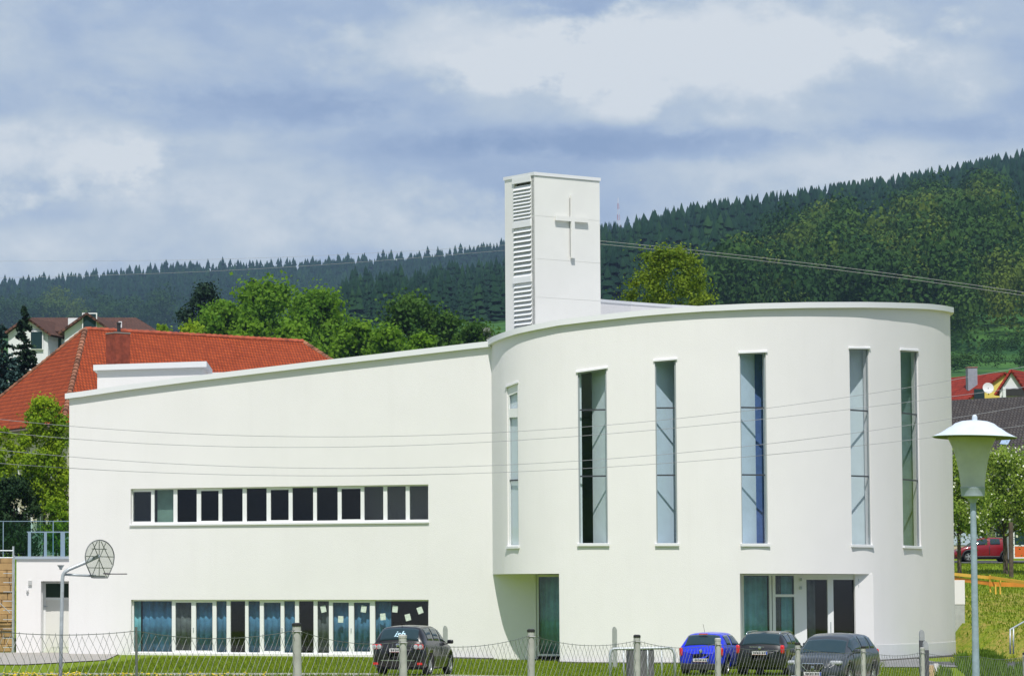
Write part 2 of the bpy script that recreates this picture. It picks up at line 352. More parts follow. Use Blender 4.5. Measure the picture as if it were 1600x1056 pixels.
class Path:
    def __init__(s, pts): s.p = np.array(pts, float); s.s = np.r_[0, np.cumsum(np.linalg.norm(np.diff(s.p, axis=0), axis=1))]; s.L = s.s[-1]
    def pos(s, u): return np.array([np.interp(u, s.s, s.p[:, 0]), np.interp(u, s.s, s.p[:, 1])])
    def nrm(s, u):
        d = s.pos(min(u+.25, s.L))-s.pos(max(u-.25, 0)); d /= np.linalg.norm(d)
        return np.array([-d[1], d[0]])        # inward (to the left of travel)
    def at(s, u, off=0, z=0):
        p = s.pos(u)+s.nrm(u)*off; return (p[0], p[1], z)
    def find(s, px, z, lo=0, hi=None):
        us = np.linspace(lo, hi or s.L, 4000); q = np.array([proj((*s.pos(u), z))[0] for u in us]); k = int(np.argmax(q >= px))
        if q[k] < px: return us[int(np.argmax(q))]
        return us[k]
curve = Path(dense)
uF = curve.s[np.argmax([proj((*p, 5))[0] for p in dense])]     # where the silhouette turns away
A = np.array(((108-PPX)/F*141.5, 141.5)); B = np.array(cp[0])
dirL = (B-A)/np.linalg.norm(B-A)
C2 = None
straight = Path([A, B])
def zt_line(path, tab, us):
    out = []
    for u in us:
        x, y = path.pos(u)
        out.append(u)
# coping line of the photo: (px, py of fascia underside) -> wall top along each path
TOPL = [(103, 624), (200, 609.5), (300, 596.5), (400, 584.5), (500, 572.5), (600, 561), (700, 549.5), (765, 542)]
TOPC = [(763, 543), (775, 535), (790, 529), (811, 522), (838, 516), (874, 509), (926, 502.5), (1000, 494.5), (1041, 491), (1100, 487), (1178, 483.5), (1260, 481.5), (1345, 481), (1385, 481.5), (1424, 482.5), (1447, 483.5), (1468, 485.5), (1484, 488.5)]
def top_fn(path, tab, umax):
    us = np.linspace(0, umax, 120); zs = []
    for u in us:
        x, y = path.pos(u); z = 13.
        for _ in range(4):
            px = proj((x, y, z))[0]; py = np.interp(px, [a for a, _ in tab], [b for _, b in tab]); z = P(px, py, y).z
        zs.append(z)
    return lambda u: float(np.interp(u, us, zs))
topS = top_fn(straight, TOPL, straight.L)
_tc = top_fn(curve, TOPC, uF)
topC = lambda u: _tc(u) if u <= uF else _tc(uF)+.0*(u-uF)
def wall(path, us, zb, ztf, ops, th):
    "wall with real openings: ops = (u0, u1, zb(u), zt(u))"
    mb = MB(); br = sorted(set([round(float(u), 4) for u in us]+[round(float(v), 4) for o in ops for v in (o[0], o[1])]))
    for a, b in zip(br[:-1], br[1:]):
        if b-a < 1e-3: continue
        m = (a+b)/2; iv = []; cur = ('f', lambda u: zb)
        hits = sorted([o for o in ops if o[0]-1e-4 <= m <= o[1]+1e-4], key=lambda o: o[2](m))
        lo = lambda u: zb
        for o in hits:
            if o[2](m) > zb+.01: iv.append((lo, o[2]))
            lo = o[3]
        iv.append((lo, ztf))
        for (f0, f1) in iv:
            bo = [path.at(a, 0, f0(a)), path.at(b, 0, f0(b)), path.at(b, th, f0(b)), path.at(a, th, f0(a))]
            tp = [path.at(a, 0, f1(a)), path.at(b, 0, f1(b)), path.at(b, th, f1(b)), path.at(a, th, f1(a))]
            k = len(mb.v); mb.v += bo+tp
            mb.f += [(k, k+1, k+5, k+4), (k+2, k+3, k+7, k+6), (k, k+3, k+2, k+1), (k+4, k+5, k+6, k+7)]
    for (u0, u1, f0, f1) in ops:
        for u in (u0, u1):
            z0 = max(f0(u), zb)
            mb.quad(path.at(u, 0, z0), path.at(u, th, z0), path.at(u, th, f1(u)), path.at(u, 0, f1(u)))
    return mb
def band(path, us, z0, z1, o0, o1):
    "solid band along a path between offsets o0..o1 and heights z0(u)..z1(u)"
    mb = MB(); k = 0
    for i, u in enumerate(us):
        mb.v += [path.at(u, o0, z0(u)), path.at(u, o1, z0(u)), path.at(u, o1, z1(u)), path.at(u, o0, z1(u))]
        if i:
            q = i*4; p = q-4
            for j in range(4): mb.f.append((p+j, q+j, q+(j+1) % 4, p+(j+1) % 4))
    mb.f += [(3, 2, 1, 0), tuple(len(mb.v)-4+j for j in range(4))]
    return mb
def rng_u(a, b, step): return list(np.linspace(a, b, max(2, int(abs(b-a)/step)+1)))
def uS(px, z): return straight.find(px, z)
def uC(px, z): return curve.find(px, z, 0, uF)
def zline(path, u, py):      # height on a path at a pixel row
    x, y = path.pos(u); return P(0, py, y).z
# --- openings of the straight wall
zu0, zu1 = zline(straight, uS(436, 6), 819), zline(straight, uS(436, 8), 760.0)
zl0, zl1 = zline(straight, uS(436, 0), 1021), zline(straight, uS(436, 2), 936.5)
uu0, uu1 = uS(204, zu0), uS(669.5, zu0); ul0, ul1 = uS(204.5, zl0), uS(670, zl0)
K = lambda v: (lambda u: v)
TH = .38
wS = wall(straight, rng_u(0, straight.L, 1.5), -.9, topS, [(uu0, uu1, K(zu0), K(zu1)), (ul0, ul1, K(zl0), K(zl1))], TH)
part(wS, 'wall', WHITE)
# --- openings of the curved wall: (px left, px right, top py left, top py right, sill py, transoms)
WN = [(792.5, 809.5, 604, 597, 854, (651, 750)), (903.5, 948.5, 581, 574, 850, (640, 743.5)), (1024.5, 1057.5, 563.5, 560.5, 850, (637, 742)),
      (1157.5, 1198.5, 551, 549, 850.5, (636.5, 741.5)), (1329.5, 1360.5, 543.5, 543.5, 852, (641, 743.5)), (1409.5, 1437, 546, 547.5, 854, (646, 749.5))]
opsC = []; winfo = []
zs_win = zline(curve, uC(926, 4), 853)
for (a, b, ta, tb, sb, tr) in WN:
    zm = 8.0; ua, ub = uC(a, zm), uC(b, zm)
    za = P(0, ta+1.5, curve.pos(ua)[1]).z; zb_ = P(0, tb+1.5, curve.pos(ub)[1]).z; zs = zline(curve, (ua+ub)/2, sb)
    ft = (lambda ua, ub, za, zb_: (lambda u: za+(zb_-za)*(u-ua)/(ub-ua)))(ua, ub, za, zb_)
    opsC.append((ua, ub, K(zs), ft)); winfo.append((ua, ub, zs, ft, tr))
zsof = zline(curve, uC(1041, 3.4), 895.5)
ur0, ur1 = 0.0, uC(874, 2); ue0, ue1 = uC(1156.5, 2), uC(1363.5, 2)
opsC += [(ur0, ur1, K(-5), K(zsof)), (ue0, ue1, K(-5), K(zsof))]
wC = wall(curve, rng_u(0, curve.L, .16), -.9, topC, opsC, .30)
part(wC, 'curved_wall', WHITE)
# render joint lines near the foot of the round end
lp = MB()
for k, zz in enumerate((.62, .50, .38)):
    pass
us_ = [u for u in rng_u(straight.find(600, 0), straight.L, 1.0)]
part(band(straight, us_, K(-.3), lambda u: gz(*straight.pos(u))+.06, -.30, -.002), 'wall_foot_strip', mat('wall_foot_dark', (.10, .095, .09), .95, var=.3, vscale=10))  # narrow dark band along the foot of the wall
us_ = rng_u(uC(876, 1), uF, .4); part(band(curve, us_, K(-.4), lambda u: gz(*curve.pos(u))+.06, -.30, -.014), 'wall_foot_strip', bpy.data.materials['wall_foot_dark'])
pl = band(curve, rng_u(ue1+.2, uF+2, .2), K(-.5), K(.55), -.012, .01); part(pl, 'plinth', mat('plinth_render', (.72, .73, .73), .85, var=.02))
# recess left: straight wall runs on under the overhang, then a glazed door
E1 = B+dirL*((838-769)/F*133/dirL[0]*1.02); 
def on_line(px): # point on the prolonged straight wall line seen at px near the ground
    s = 0; 
    for _ in range(30):
        q = B+dirL*s; s += (px-proj((q[0], q[1], 1))[0])*q[1]/F/dirL[0]*.9
    return B+dirL*s, s
pr, sr = on_line(838); ext = Path([B-dirL*.0, B+dirL*(sr)])
part(wall(ext, [0, ext.L], -.9, K(zsof-.004), [], .3), 'porch_wall', WHITE)
pe, se = on_line(878)
def soffit(pts, z, name):
    mb = MB(); k = len(pts); mb.v = [(p[0], p[1], z) for p in pts]+[(p[0], p[1], z+.12) for p in pts]
    mb.f = [tuple(range(k)), tuple(range(2*k-1, k-1, -1))]+[(i, (i+1) % k, k+(i+1) % k, k+i) for i in range(k)]
    part(mb, name, WHITE)
in_curve = [curve.at(u, .06) for u in rng_u(.05, ur1+.3, .3)]
soffit(in_curve+[(pe[0], pe[1]+1.2)]+[(B+dirL*.2)[0:2].tolist()+[0] if False else ((B+dirL*.15)[0], (B+dirL*.15)[1]+.5)], zsof+.002, 'soffit')
def frame_rect(mb, O, D, x0, x1, z0, z1, w, d, off=0):
    "four bars of a frame in the vertical plane through O along D"
    n = Vector((-D[1], D[0], 0)).normalized()
    def bx(a, b, c, e):
        p = Vector((O[0], O[1], 0)); D3 = Vector((D[0], D[1], 0))
        f = [p+D3*a+n*off, p+D3*b+n*off, p+D3*b+n*(off+d), p+D3*a+n*(off+d)]
        mb.hexa([(v.x, v.y, c) for v in f], [(v.x, v.y, e) for v in f])
    bx(x0, x1, z0, z0+w); bx(x0, x1, z1-w, z1); bx(x0, x0+w, z0+w, z1-w); bx(x1-w, x1, z0+w, z1-w)
    return bx
def pane_mb(O, D, x0, x1, z0, z1, off, d=.02):
    mb = MB(); n = Vector((-D[1], D[0], 0)).normalized(); p = Vector((O[0], O[1], 0)); D3 = Vector((D[0], D[1], 0))
    f = [p+D3*x0+n*off, p+D3*x1+n*off, p+D3*x1+n*(off+d), p+D3*x0+n*(off+d)]
    mb.hexa([(v.x, v.y, z0) for v in f], [(v.x, v.y, z1) for v in f]); return mb
# recessed tall door left of the round end
zg = .08
D1, n_ = dirL, None
mb = MB(); frame_rect(mb, B, dirL, sr+.002, se+.1, zg, zsof-.02, .09, .08, .05); dr = part(mb, 'door', FRAME)
part(pane_mb(B, dirL, sr+.09, se, zg+.1, zsof-.1, .09), 'pane', GLASS, dr)
# --- upper ribbon window
def line_px(px, z, off):  # distance along the straight wall (offset inwards) seen at px
    n = np.array([-dirL[1], dirL[0]]); o = A+n*off
    s = 5.
    for _ in range(30):
        q = o+dirL*s; s += (px-proj((q[0], q[1], z))[0])*q[1]/F/dirL[0]*.9
    return s
OFF = .14
up_p = [(207.6, 236), (241, 271), (277, 307.4), (314, 341.5), (347, 379), (385.4, 416.6), (423, 451), (457, 489.4), (495, 527.7), (533.6, 563.5), (569, 599), (605, 634), (640, 669)]
mb = MB(); zz0, zz1 = zu0+.06, zu1+.0
bx = frame_rect(mb, A, dirL, uu0+.01, uu1-.01, zz0, zz1-.004, .05, .07, OFF)
zp0, zp1 = zline(straight, 12, 813.5), zline(straight, 12, 762.5)
for i, (a, b) in enumerate(up_p):
    sa, sb = line_px(a, 6, OFF), line_px(b, 6, OFF)
    nxt = line_px(up_p[i+1][0], 6, OFF) if i < 12 else uu1-.02
    if i < 12: bx(sb, nxt, zz0+.05, zz1-.054)
    if i == 0: bx(uu0+.06, sa, zz0+.05, zz1-.054)
    bx(sa, sb, zz0+.05, zp0+(.06 if i in (0, 3, 6, 9) else .02))
    if i in (0, 3, 6, 9): bx(sa, sb, zz1-.13, zz1-.054)
wu = part(mb, 'ribbon_window', FRAME)
for i, (a, b) in enumerate(up_p):
    part(pane_mb(A, dirL, line_px(a, 6, OFF)-.02, line_px(b, 6, OFF)+.02, zz0+.03, zz1-.03, OFF+.03), 'pane', GLASSD if 1 < i < 10 else GLASS, wu)
sill = MB(); n2v = Vector((-dirL[1], dirL[0], 0))
def wall_box(mb, s0, s1, o0, o1, z0, z1):
    D3 = Vector((dirL[0], dirL[1], 0)); p = Vector((A[0], A[1], 0))
    f = [p+D3*s0+n2v*o0, p+D3*s1+n2v*o0, p+D3*s1+n2v*o1, p+D3*s0+n2v*o1]
    mb.hexa([(v.x, v.y, z0) for v in f], [(v.x, v.y, z1) for v in f])
wall_box(sill, uu0-.03, uu1+.03, -.07, OFF, zu0-.005, zu0+.05); part(sill, 'sill', CAPM, wu)
# --- lower glazed band
MUL = [(268.5, 274), (299, 306), (332, 338), (354, 360), (383, 388), (406, 412), (438.5, 444), (461, 467), (490, 496), (514, 520), (545, 553), (578, 586)]
mb = MB(); bx = frame_rect(mb, A, dirL, ul0+.01, ul1-.01, zl0, zl1-.004, .055, .07, OFF)
for (a, b) in MUL: bx(line_px(a, 1, OFF), line_px(b, 1, OFF), zl0+.055, zl1-.06)
for (a, b) in ((274, 299), (306, 332), (412, 438.5), (520, 545), (553, 578)):
    bx(line_px(a, 1, OFF), line_px(b, 1, OFF), zl0+.055, zl0+.12); bx(line_px(a, 1, OFF), line_px(b, 1, OFF), zl1-.12, zl1-.06)
wl = part(mb, 'glazed_front', FRAME)
edges = [ul0+.05]+[v for (a, b) in MUL for v in (line_px(a, 1, OFF)+.02, line_px(b, 1, OFF)-.02)]+[ul1-.05]
for i in range(0, len(edges), 2): part(pane_mb(A, dirL, edges[i], edges[i+1], zl0+.04, zl1-.03, OFF+.03), 'pane', GLASS, wl)
for px in (302.5, 441, 549): 
    hm = MB(); s = line_px(px, 1, OFF); wall_box(hm, s-.015, s+.015, OFF-.05, OFF, 1.05, 1.2); part(hm, 'handle', GALV, wl)
# --- tall windows of the round end
PALE = mat('pale_reveal', (.72, .80, .82), .9, var=.03); BLUEP = mat('blue_reveal', (.09, .17, .42), .9, var=.1); TEALP = mat('teal_reveal', (.24, .33, .33), .9, var=.1)
PALEB = mat('pale_blue_reveal', (.62, .74, .86), .9, var=.03)
WHT = mat('white_reveal', (.82, .86, .87), .9)
# inner screens: (window index, px0, depth0, px1, depth1, material)
SCR = [(0, 788, .22, 815, .26, WHT), (1, 949.5, .34, 926, .95, PALE), (1, 901, .25, 909.5, .3, PALE), (2, 1022, .36, 1062, 1.1, PALEB), (3, 1156, .34, 1181, .8, PALEB), (3, 1181, .9, 1216, 1.3, BLUEP),
       (4, 1363, .38, 1325, 1.2, PALE), (5, 1440, .5, 1404, 2.2, TEALP)]
for i, (ua, ub, zs, ft, tr) in enumerate(winfo):
    fr_m = GREYF if i else FRAME
    mb = MB(); um = (ua+ub)/2; w = .055 if i else .075
    o0, o1 = .06, .12
    for (a, b) in ((ua+.004, ua+w), (ub-w, ub-.004)):
        mb.hexa([curve.at(a, o0, zs), curve.at(b, o0, zs), curve.at(b, o1, zs), curve.at(a, o1, zs)], [curve.at(a, o0, ft(a)-.003), curve.at(b, o0, ft(b)-.003), curve.at(b, o1, ft(b)-.003), curve.at(a, o1, ft(a)-.003)])
    def hb(z0f, z1f, m_=mb, p0=o0+.003, p1=o1-.003):
        a, b = ua+w, ub-w
        m_.hexa([curve.at(a, p0, z0f(a)), curve.at(b, p0, z0f(b)), curve.at(b, p1, z0f(b)), curve.at(a, p1, z0f(a))], [curve.at(a, p0, z1f(a)), curve.at(b, p0, z1f(b)), curve.at(b, p1, z1f(b)), curve.at(a, p1, z1f(a))])
    hb(lambda u: ft(u)-w, lambda u: ft(u)-.004); hb(K(zs+.0), K(zs+w))
    if i == 0:
        z = zline(curve, um, tr[0]); hb(K(z-.02), K(z+.35)); hb(lambda u: ft(u)-.35, lambda u: ft(u)-w)
    wn = part(mb, 'window', fr_m)
    for j, py in enumerate(tr):
        if i == 0 and j == 0: continue
        tb = MB(); z = zline(curve, um, py); hb(K(z-.03), K(z+.03), tb, .065, .105); part(tb, 'transom', DARKF, wn)
    gm = MB(); a, b = ua+.02, ub-.02
    gm.hexa([curve.at(a, .085, zs+.02), curve.at(b, .085, zs+.02), curve.at(b, .1, zs+.02), curve.at(a, .1, zs+.02)], [curve.at(a, .085, ft(a)-.02), curve.at(b, .085, ft(b)-.02), curve.at(b, .1, ft(b)-.02), curve.at(a, .1, ft(a)-.02)])
    part(gm, 'pane', GLASS_T, wn)
    # sill and head trim proud of the render
    e_ = .06
    sm = MB(); sm.hexa([curve.at(ua-e_, -.09, zs-.07), curve.at(ub+e_, -.09, zs-.07), curve.at(ub+e_, -.0, zs-.05), curve.at(ua-e_, -.0, zs-.05)], [curve.at(ua-e_, -.09, zs+.03), curve.at(ub+e_, -.09, zs+.03), curve.at(ub+e_, .06, zs+.045), curve.at(ua-e_, .06, zs+.045)])
    part(sm, 'sill', CAPM, wn)
    sm = MB(); sm.hexa([curve.at(ua-e_, -.06, ft(ua)+.0), curve.at(ub+e_, -.06, ft(ub)+.0), curve.at(ub+e_, .0, ft(ub)+.0), curve.at(ua-e_, .0, ft(ua)+.0)], [curve.at(ua-e_, -.06, ft(ua)+.07), curve.at(ub+e_, -.06, ft(ub)+.07), curve.at(ub+e_, .0, ft(ub)+.09), curve.at(ua-e_, .0, ft(ua)+.09)])
    part(sm, 'head_trim', CAPM, wn)
    for (wi, p0, d0, p1, d1, m_) in SCR:
        if wi != i: continue
        q0 = P(p0, 740, curve.pos(uC(p0, 8))[1]+d0); q1 = P(p1, 740, curve.pos(uC(p1, 8))[1]+d1); q0.z = q1.z = 0
        sm = MB(); dv = (q1-q0).normalized(); nn = Vector((-dv.y, dv.x, 0))
        if nn.y < 0: nn = -nn
        f = [q0, q1, q1+nn*.05, q0+nn*.05]
        zt_ = max(ft(ua), ft(ub))+.3
        if i == 1 and p0 > 910: zt_ -= .1
        sm.hexa([(v.x, v.y, zs-.4) for v in f], [(v.x, v.y, zt_) for v in f]); part(sm, 'inner_reveal', m_, wn)
# --- entrance recess at right
ye = 131.3
q0 = P(1161, 1000, 131.2); q1 = P(1338.5, 1000, 132.2)
D2 = np.array([q1.x-q0.x, q1.y-q0.y]); LE = float(np.linalg.norm(D2)); D2 /= LE; O2 = np.array([q0.x, q0.y])
jl = curve.at(ue0, .02); jr = curve.at(ue1, .02)
for (a, b, s) in ((jl, q0, -1), (jr, q1, 1)):
    d = Vector((b[0]-a[0], b[1]-a[1], 0)).normalized(); nn = Vector((-d.y, d.x, 0))*.1
    if nn.x*s < 0: nn = -nn
    a3 = Vector((a[0], a[1], 0)); b3 = Vector((b[0], b[1], 0))+d*.1
    f = [a3, b3, b3+nn, a3+nn]; rm = MB(); rm.hexa([(v.x, v.y, -.9) for v in f], [(v.x, v.y, zsof) for v in f]); part(rm, 'porch_side', WHITE)
soffit([curve.at(u, .06) for u in rng_u(ue0-.2, ue1+.2, .4)]+[(q1.x+.3, q1.y+.3), (q0.x-.1, q0.y+.3)], zsof+.002, 'soffit')
def ex(px): # position on the entrance back plane seen at px
    s = 0
    for _ in range(30):
        q = O2+D2*s; s += (px-proj((q[0], q[1], 1))[0])*q[1]/F/D2[0]*.9
    return s
z_h = P(0, 904, 131.8).z; z_s = zsof
mb = MB(); bx = frame_rect(mb, O2, D2, 0, LE, -.2, z_s-.01, .06, .08, 0)
for (a, b) in ((1203, 1206.5), (1208, 1212.5), (1242, 1245), (1258, 1261), (1294, 1303)): bx(ex(a), ex(b), -.14, z_s-.07)
bx(ex(1245), ex(1258), -.14, z_s-.07)
bx(ex(1212.5), ex(1242), P(0, 932, 131.6).z, P(0, 928, 131.6).z)
bx(ex(1212.5), ex(1242), -.14, .12)
for (a, b) in ((1261, 1294), (1303, 1337.5)): bx(ex(a), ex(b), z_h-.03, z_s-.07); bx(ex(a), ex(b), -.14, .1)
we = part(mb, 'entrance_screen', FRAME)
for (a, b) in ((1162, 1203), (1212.5, 1242)): part(pane_mb(O2, D2, ex(a), ex(b), -.1, z_s-.05, .03), 'pane', GLASS, we)
for (a, b) in ((1261, 1294), (1303, 1337.5)):
    part(pane_mb(O2, D2, ex(a)-.02, ex(b)+.02, -.0, z_h, .03), 'pane', GLASS, we)
hm = MB()
for px in (1298, ): 
    s = ex(px); p = O2+D2*s; hm.tube([(p[0], p[1]-.06, .7), (p[0], p[1]-.06, 1.5)], .02)
part(hm, 'door_handle', GALV, we)
# door closers / lamps in the entrance corner
for px, py in ((1252, 905), (1252, 918), (1341, 906), (1341, 915)):
    q = O2+D2*ex(px); z = P(0, py, q[1]).z; tl = MB(); tl.cbox((q[0], q[1]-.05, z), (.08, .08, .12)); part(tl, 'bracket', GALV, we)
# --- interior: floors, partitions and back wall so the glass looks into rooms
im = MB()
def inbox(px0, px1, y, d, z0, z1):
    a = P(px0, 900, y).x; b = P(px1, 900, y).x; im.box((a, y, z0), (b, y+d, z1))
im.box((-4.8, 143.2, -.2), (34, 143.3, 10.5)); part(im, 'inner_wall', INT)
im = MB(); k = 0
flo = [A+np.array([.1, .45]), B+np.array([0, .45]), np.array([13.2, 133.9]), np.array([15.5, 131.9]), np.array([20, 131.2]), np.array([27, 132.6]), np.array([31, 138]), np.array([32.5, 143]), np.array([-5, 143])]
for z in (-.15, 3.35):
    k = len(im.v); im.v += [(p[0], p[1]+(.6 if z > 0 else 0), z) for p in flo]+[(p[0], p[1]+(.6 if z > 0 else 0), z+.1) for p in flo]; n = len(flo)
    im.f += [tuple(range(k, k+n)), tuple(range(k+2*n-1, k+n-1, -1))]+[(k+i, k+(i+1) % n, k+n+(i+1) % n, k+n+i) for i in range(n)]
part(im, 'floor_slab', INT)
pm = MB()
PALEW = mat('room_wall_green', (.16, .26, .21), .9, var=.1)
s0 = line_px(246, 6, .5); wall_box(pm, s0, line_px(276, 6, .5), .5, .6, zu0-.2, zu1+.2); part(pm, 'room_panel', PALEW)
pm = MB(); s0 = line_px(566, 6, 1.2); wall_box(pm, s0, line_px(690, 6, 1.2), 1.2, 1.3, zu0-.2, zu1+.4)
part(pm, 'room_panel', mat('room_wall_brown', (.13, .12, .11), .9))
# --- roof, coping
roofpts = [(*A, topS(0)-.25)]+[(*straight.pos(u), topS(u)-.25) for u in rng_u(1, straight.L-.2, 2)]+[(*curve.pos(u), topC(u)-.25) for u in rng_u(.3, curve.L, 1.0)]
roofpts += [(8, 158.5, 13.2), (A[0]+.8, 157, 11.6)]
rm = MB(); cx, cy = 14., 147.
rm.v = [(cx+(p[0]-cx)*.985, cy+(p[1]-cy)*.985, p[2]) for p in roofpts]+[(cx, cy, 12.9)]
n = len(roofpts); rm.f = [(i, (i+1) % n, n) for i in range(n)]
part(rm, 'roof', mat('roof_membrane', (.30, .30, .30), .9))
bw = MB(); bw.hexa([(A[0]+.1, A[1]+.4, -.5), (A[0]+.5, A[1]+.4, -.5), (A[0]+1.2, 157, -.5), (A[0]+.8, 157, -.5)], [(A[0]+.1, A[1]+.4, topS(0)-.1), (A[0]+.5, A[1]+.4, topS(0)-.1), (A[0]+1.2, 157, 11.6), (A[0]+.8, 157, 11.6)])
bw.hexa([(A[0]+.8, 156.8, 0), (20, 158.8, 0), (20, 159.1, 0), (A[0]+.8, 157.1, 0)], [(A[0]+.8, 156.8, 11.6), (20, 158.8, 14.3), (20, 159.1, 14.3), (A[0]+.8, 157.1, 11.6)])
part(bw, 'back_wall', WHITE)
H = .235
straightX = Path([A-dirL*.14, B+dirL*.0]); 
cS = band(straightX, rng_u(0, straightX.L, .8), lambda u: topS(max(0, u-.14)), lambda u: topS(max(0, u-.14))+H, -.17, .42); part(cS, 'coping', CAPM)
cC = band(curve, rng_u(0, curve.L, .16), topC, lambda u: topC(u)+H, -.17, .36); part(cC, 'curved_coping', CAPM)
# inner upper wall right of the belfry (far rim of the round roof)
far_ = Path([tuple(P(930, 470, 140.5)[:2]), tuple(P(985, 470, 143.5)[:2]), tuple(P(1050, 470, 146)[:2]), tuple(P(1130, 475, 148)[:2])])
tf = top_fn(far_, [(930, 471), (943, 472.5), (1000, 477), (1050, 480.5), (1100, 483), (1140, 485)], far_.L)
us = rng_u(0, far_.L, .3)
part(band(far_, us, lambda u: tf(u)-2.5, tf, 0, .2), 'upper_wall', WHITE)
part(band(far_, us, tf, lambda u: tf(u)+.13, -.02, .3), 'upper_coping', CAPM)
# roof box on the left wing
yb = 146.5
bxm = MB(); dv = Vector((dirL[0], dirL[1], 0)); q = P(152, 590, yb+1.2); wlen = (318-152)/F*yb/dirL[0]
f = [q, q+dv*wlen, q+dv*wlen+Vector((.3, 5, 0)), q+Vector((.3, 5, 0))]
ztl = P(0, 578.5, yb+1).z
bxm.hexa([(v.x, v.y, ztl-2.5) for v in f], [(v.x, v.y, ztl) for v in f]); part(bxm, 'roof_room', WHITE)
bxm = MB(); f = [q-dv*.2+Vector((0, -.2, 0)), q+dv*(wlen+.2)+Vector((0, -.2, 0)), q+dv*(wlen+.2)+Vector((.3, 5.2, 0)), q-dv*.2+Vector((.3, 5.2, 0))]
bxm.hexa([(v.x, v.y, ztl+.002) for v in f], [(v.x, v.y, ztl+.26) for v in f]); part(bxm, 'roof_room_coping', CAPM)
bxm = MB(); a = P(326, 582, 152); b = P(420, 580, 150)
bxm.hexa([(a.x, a.y, a.z-1.5), (b.x, b.y, b.z-1.5), (b.x, b.y+.2, b.z-1.5), (a.x, a.y+.2, a.z-1.5)], [(a.x, a.y, a.z), (b.x, b.y, b.z), (b.x, b.y+.2, b.z), (a.x, a.y+.2, a.z)]); part(bxm, 'rear_parapet', WHITE)
# --- belfry
tower = empty('belfry', (0, 0, 0), parent=CH); tower.matrix_parent_inverse = church.matrix_world.inverted() if False else Matrix.Translation((-12, -134, 0))
YT = 136.0; c0 = P(835.8, 400, YT); th = R(32.5); LA, LB = 3.60, 2.05
ex_ = Vector((math.cos(th), math.sin(th), 0)); ey_ = Vector((-math.sin(th), math.cos(th), 0))
ztop = P(833, 274, YT).z; zbt = 10.5
MT = Matrix(((ex_.x, ey_.x, 0, c0.x), (ex_.y, ey_.y, 0, c0.y), (0, 0, 1, 0), (0, 0, 0, 1)))
WHT2 = mat('tower_render', (.79, .79, .765), .85, var=.03, vscale=.4, bump=.1, bscale=30)
def tpart(mb, name, m, parent=None, **k):
    o = mb.build(name, m, None, **k); o.parent = parent or tower
    bpy.context.view_layer.update(); o.matrix_parent_inverse = (parent or tower).matrix_world.inverted(); return o
mb = MB()
t_ = .06
# front face as four slabs with 12 mm joints, right and back walls solid, left face open for louvres
js = [P(0, y, YT).z for y in (337, 404, 464)]; lev = [zbt]+sorted(js)+[ztop]
for a, b in zip(lev[:-1], lev[1:]): mb.box((0, 0, a+.006), (LA, .2, b-.006), MT)
mb.box((0, .012, zbt), (LA-.012, .188, ztop-.01), MT)
mb.box((LA-.2, .2, zbt), (LA, LB, ztop), MT); mb.box((0, LB-.2, zbt), (LA-.2, LB, ztop), MT)
mb.box((0, LB-.62, zbt), (.2, LB-.2, ztop), MT); mb.box((.01, .2, zbt), (.2, .26, ztop), MT)
tpart(mb, 'tower_wall', WHT2)
mb = MB(); mb.box((-.04, -.04, ztop), (LA+.04, LB+.04, ztop+.14), MT); tpart(mb, 'tower_coping', CAPM)
yl0, yl1 = .26, LB-.62
for zc in (ztop-.1, P(0, 347.5, YT).z, P(0, 434.5, YT).z): mb = MB(); mb.box((-.06, yl0-.04, zc-.13), (.1, yl1+.04, zc+.13), MT); tpart(mb, 'louvre_rail', FRAME)
mb = MB()
zz = [ztop-.22, P(0, 347.5, YT).z, P(0, 434.5, YT).z, P(0, 517, YT).z]
for a, b in zip(zz[:-1], zz[1:]):
    n = 10 if True else 0
    for i in range(n):
        z = a-.13-(a-b-.26)*(i+.5)/n; h = .19
        mb.add([(-.05, yl0, z-h*.55), (-.05, yl1, z-h*.55), (-.035, yl1, z-h*.55-.02), (-.035, yl0, z-h*.55-.02), (.09, yl0, z+h*.5), (.09, yl1, z+h*.5), (.10, yl1, z+h*.5-.03), (.10, yl0, z+h*.5-.03)],
               [(0, 1, 5, 4), (3, 7, 6, 2), (0, 3, 2, 1), (4, 5, 6, 7), (0, 4, 7, 3), (1, 2, 6, 5)], MT)
tpart(mb, 'louvre_slats', FRAME)
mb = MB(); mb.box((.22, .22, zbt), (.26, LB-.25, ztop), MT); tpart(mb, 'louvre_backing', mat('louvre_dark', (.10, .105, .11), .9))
def txy(px): return (px-833.3)/(939.5-833.3)*LA
mb = MB(); so = .14; cz = lambda y: P(0, y, YT+.9).z
mb.box((txy(889.4), -so, cz(403)), (txy(895), -so+.07, cz(305)), MT)
cr_ = tpart(mb, 'cross', WHT2)
mb = MB(); mb.box((txy(864.5), -so+.003, cz(346)), (txy(917.5), -so+.067, cz(339)), MT); 
tpart(mb, 'cross_arm', WHT2)
mb = MB(); mb.box((txy(889.6), -so+.071, cz(398)), (txy(894.8), -.02, cz(309)), MT); tpart(mb, 'cross_shade_strip', mat('shade_strip_grey', (.20, .21, .22), .7))  # dark strip added so the side of the bar reads as shaded
for y in (315, 395): mb = MB(); mb.box((txy(891), -so+.07, cz(y)-.04), (txy(893.4), .01, cz(y)+.04), MT); tpart(mb, 'cross_fixing', GALV)
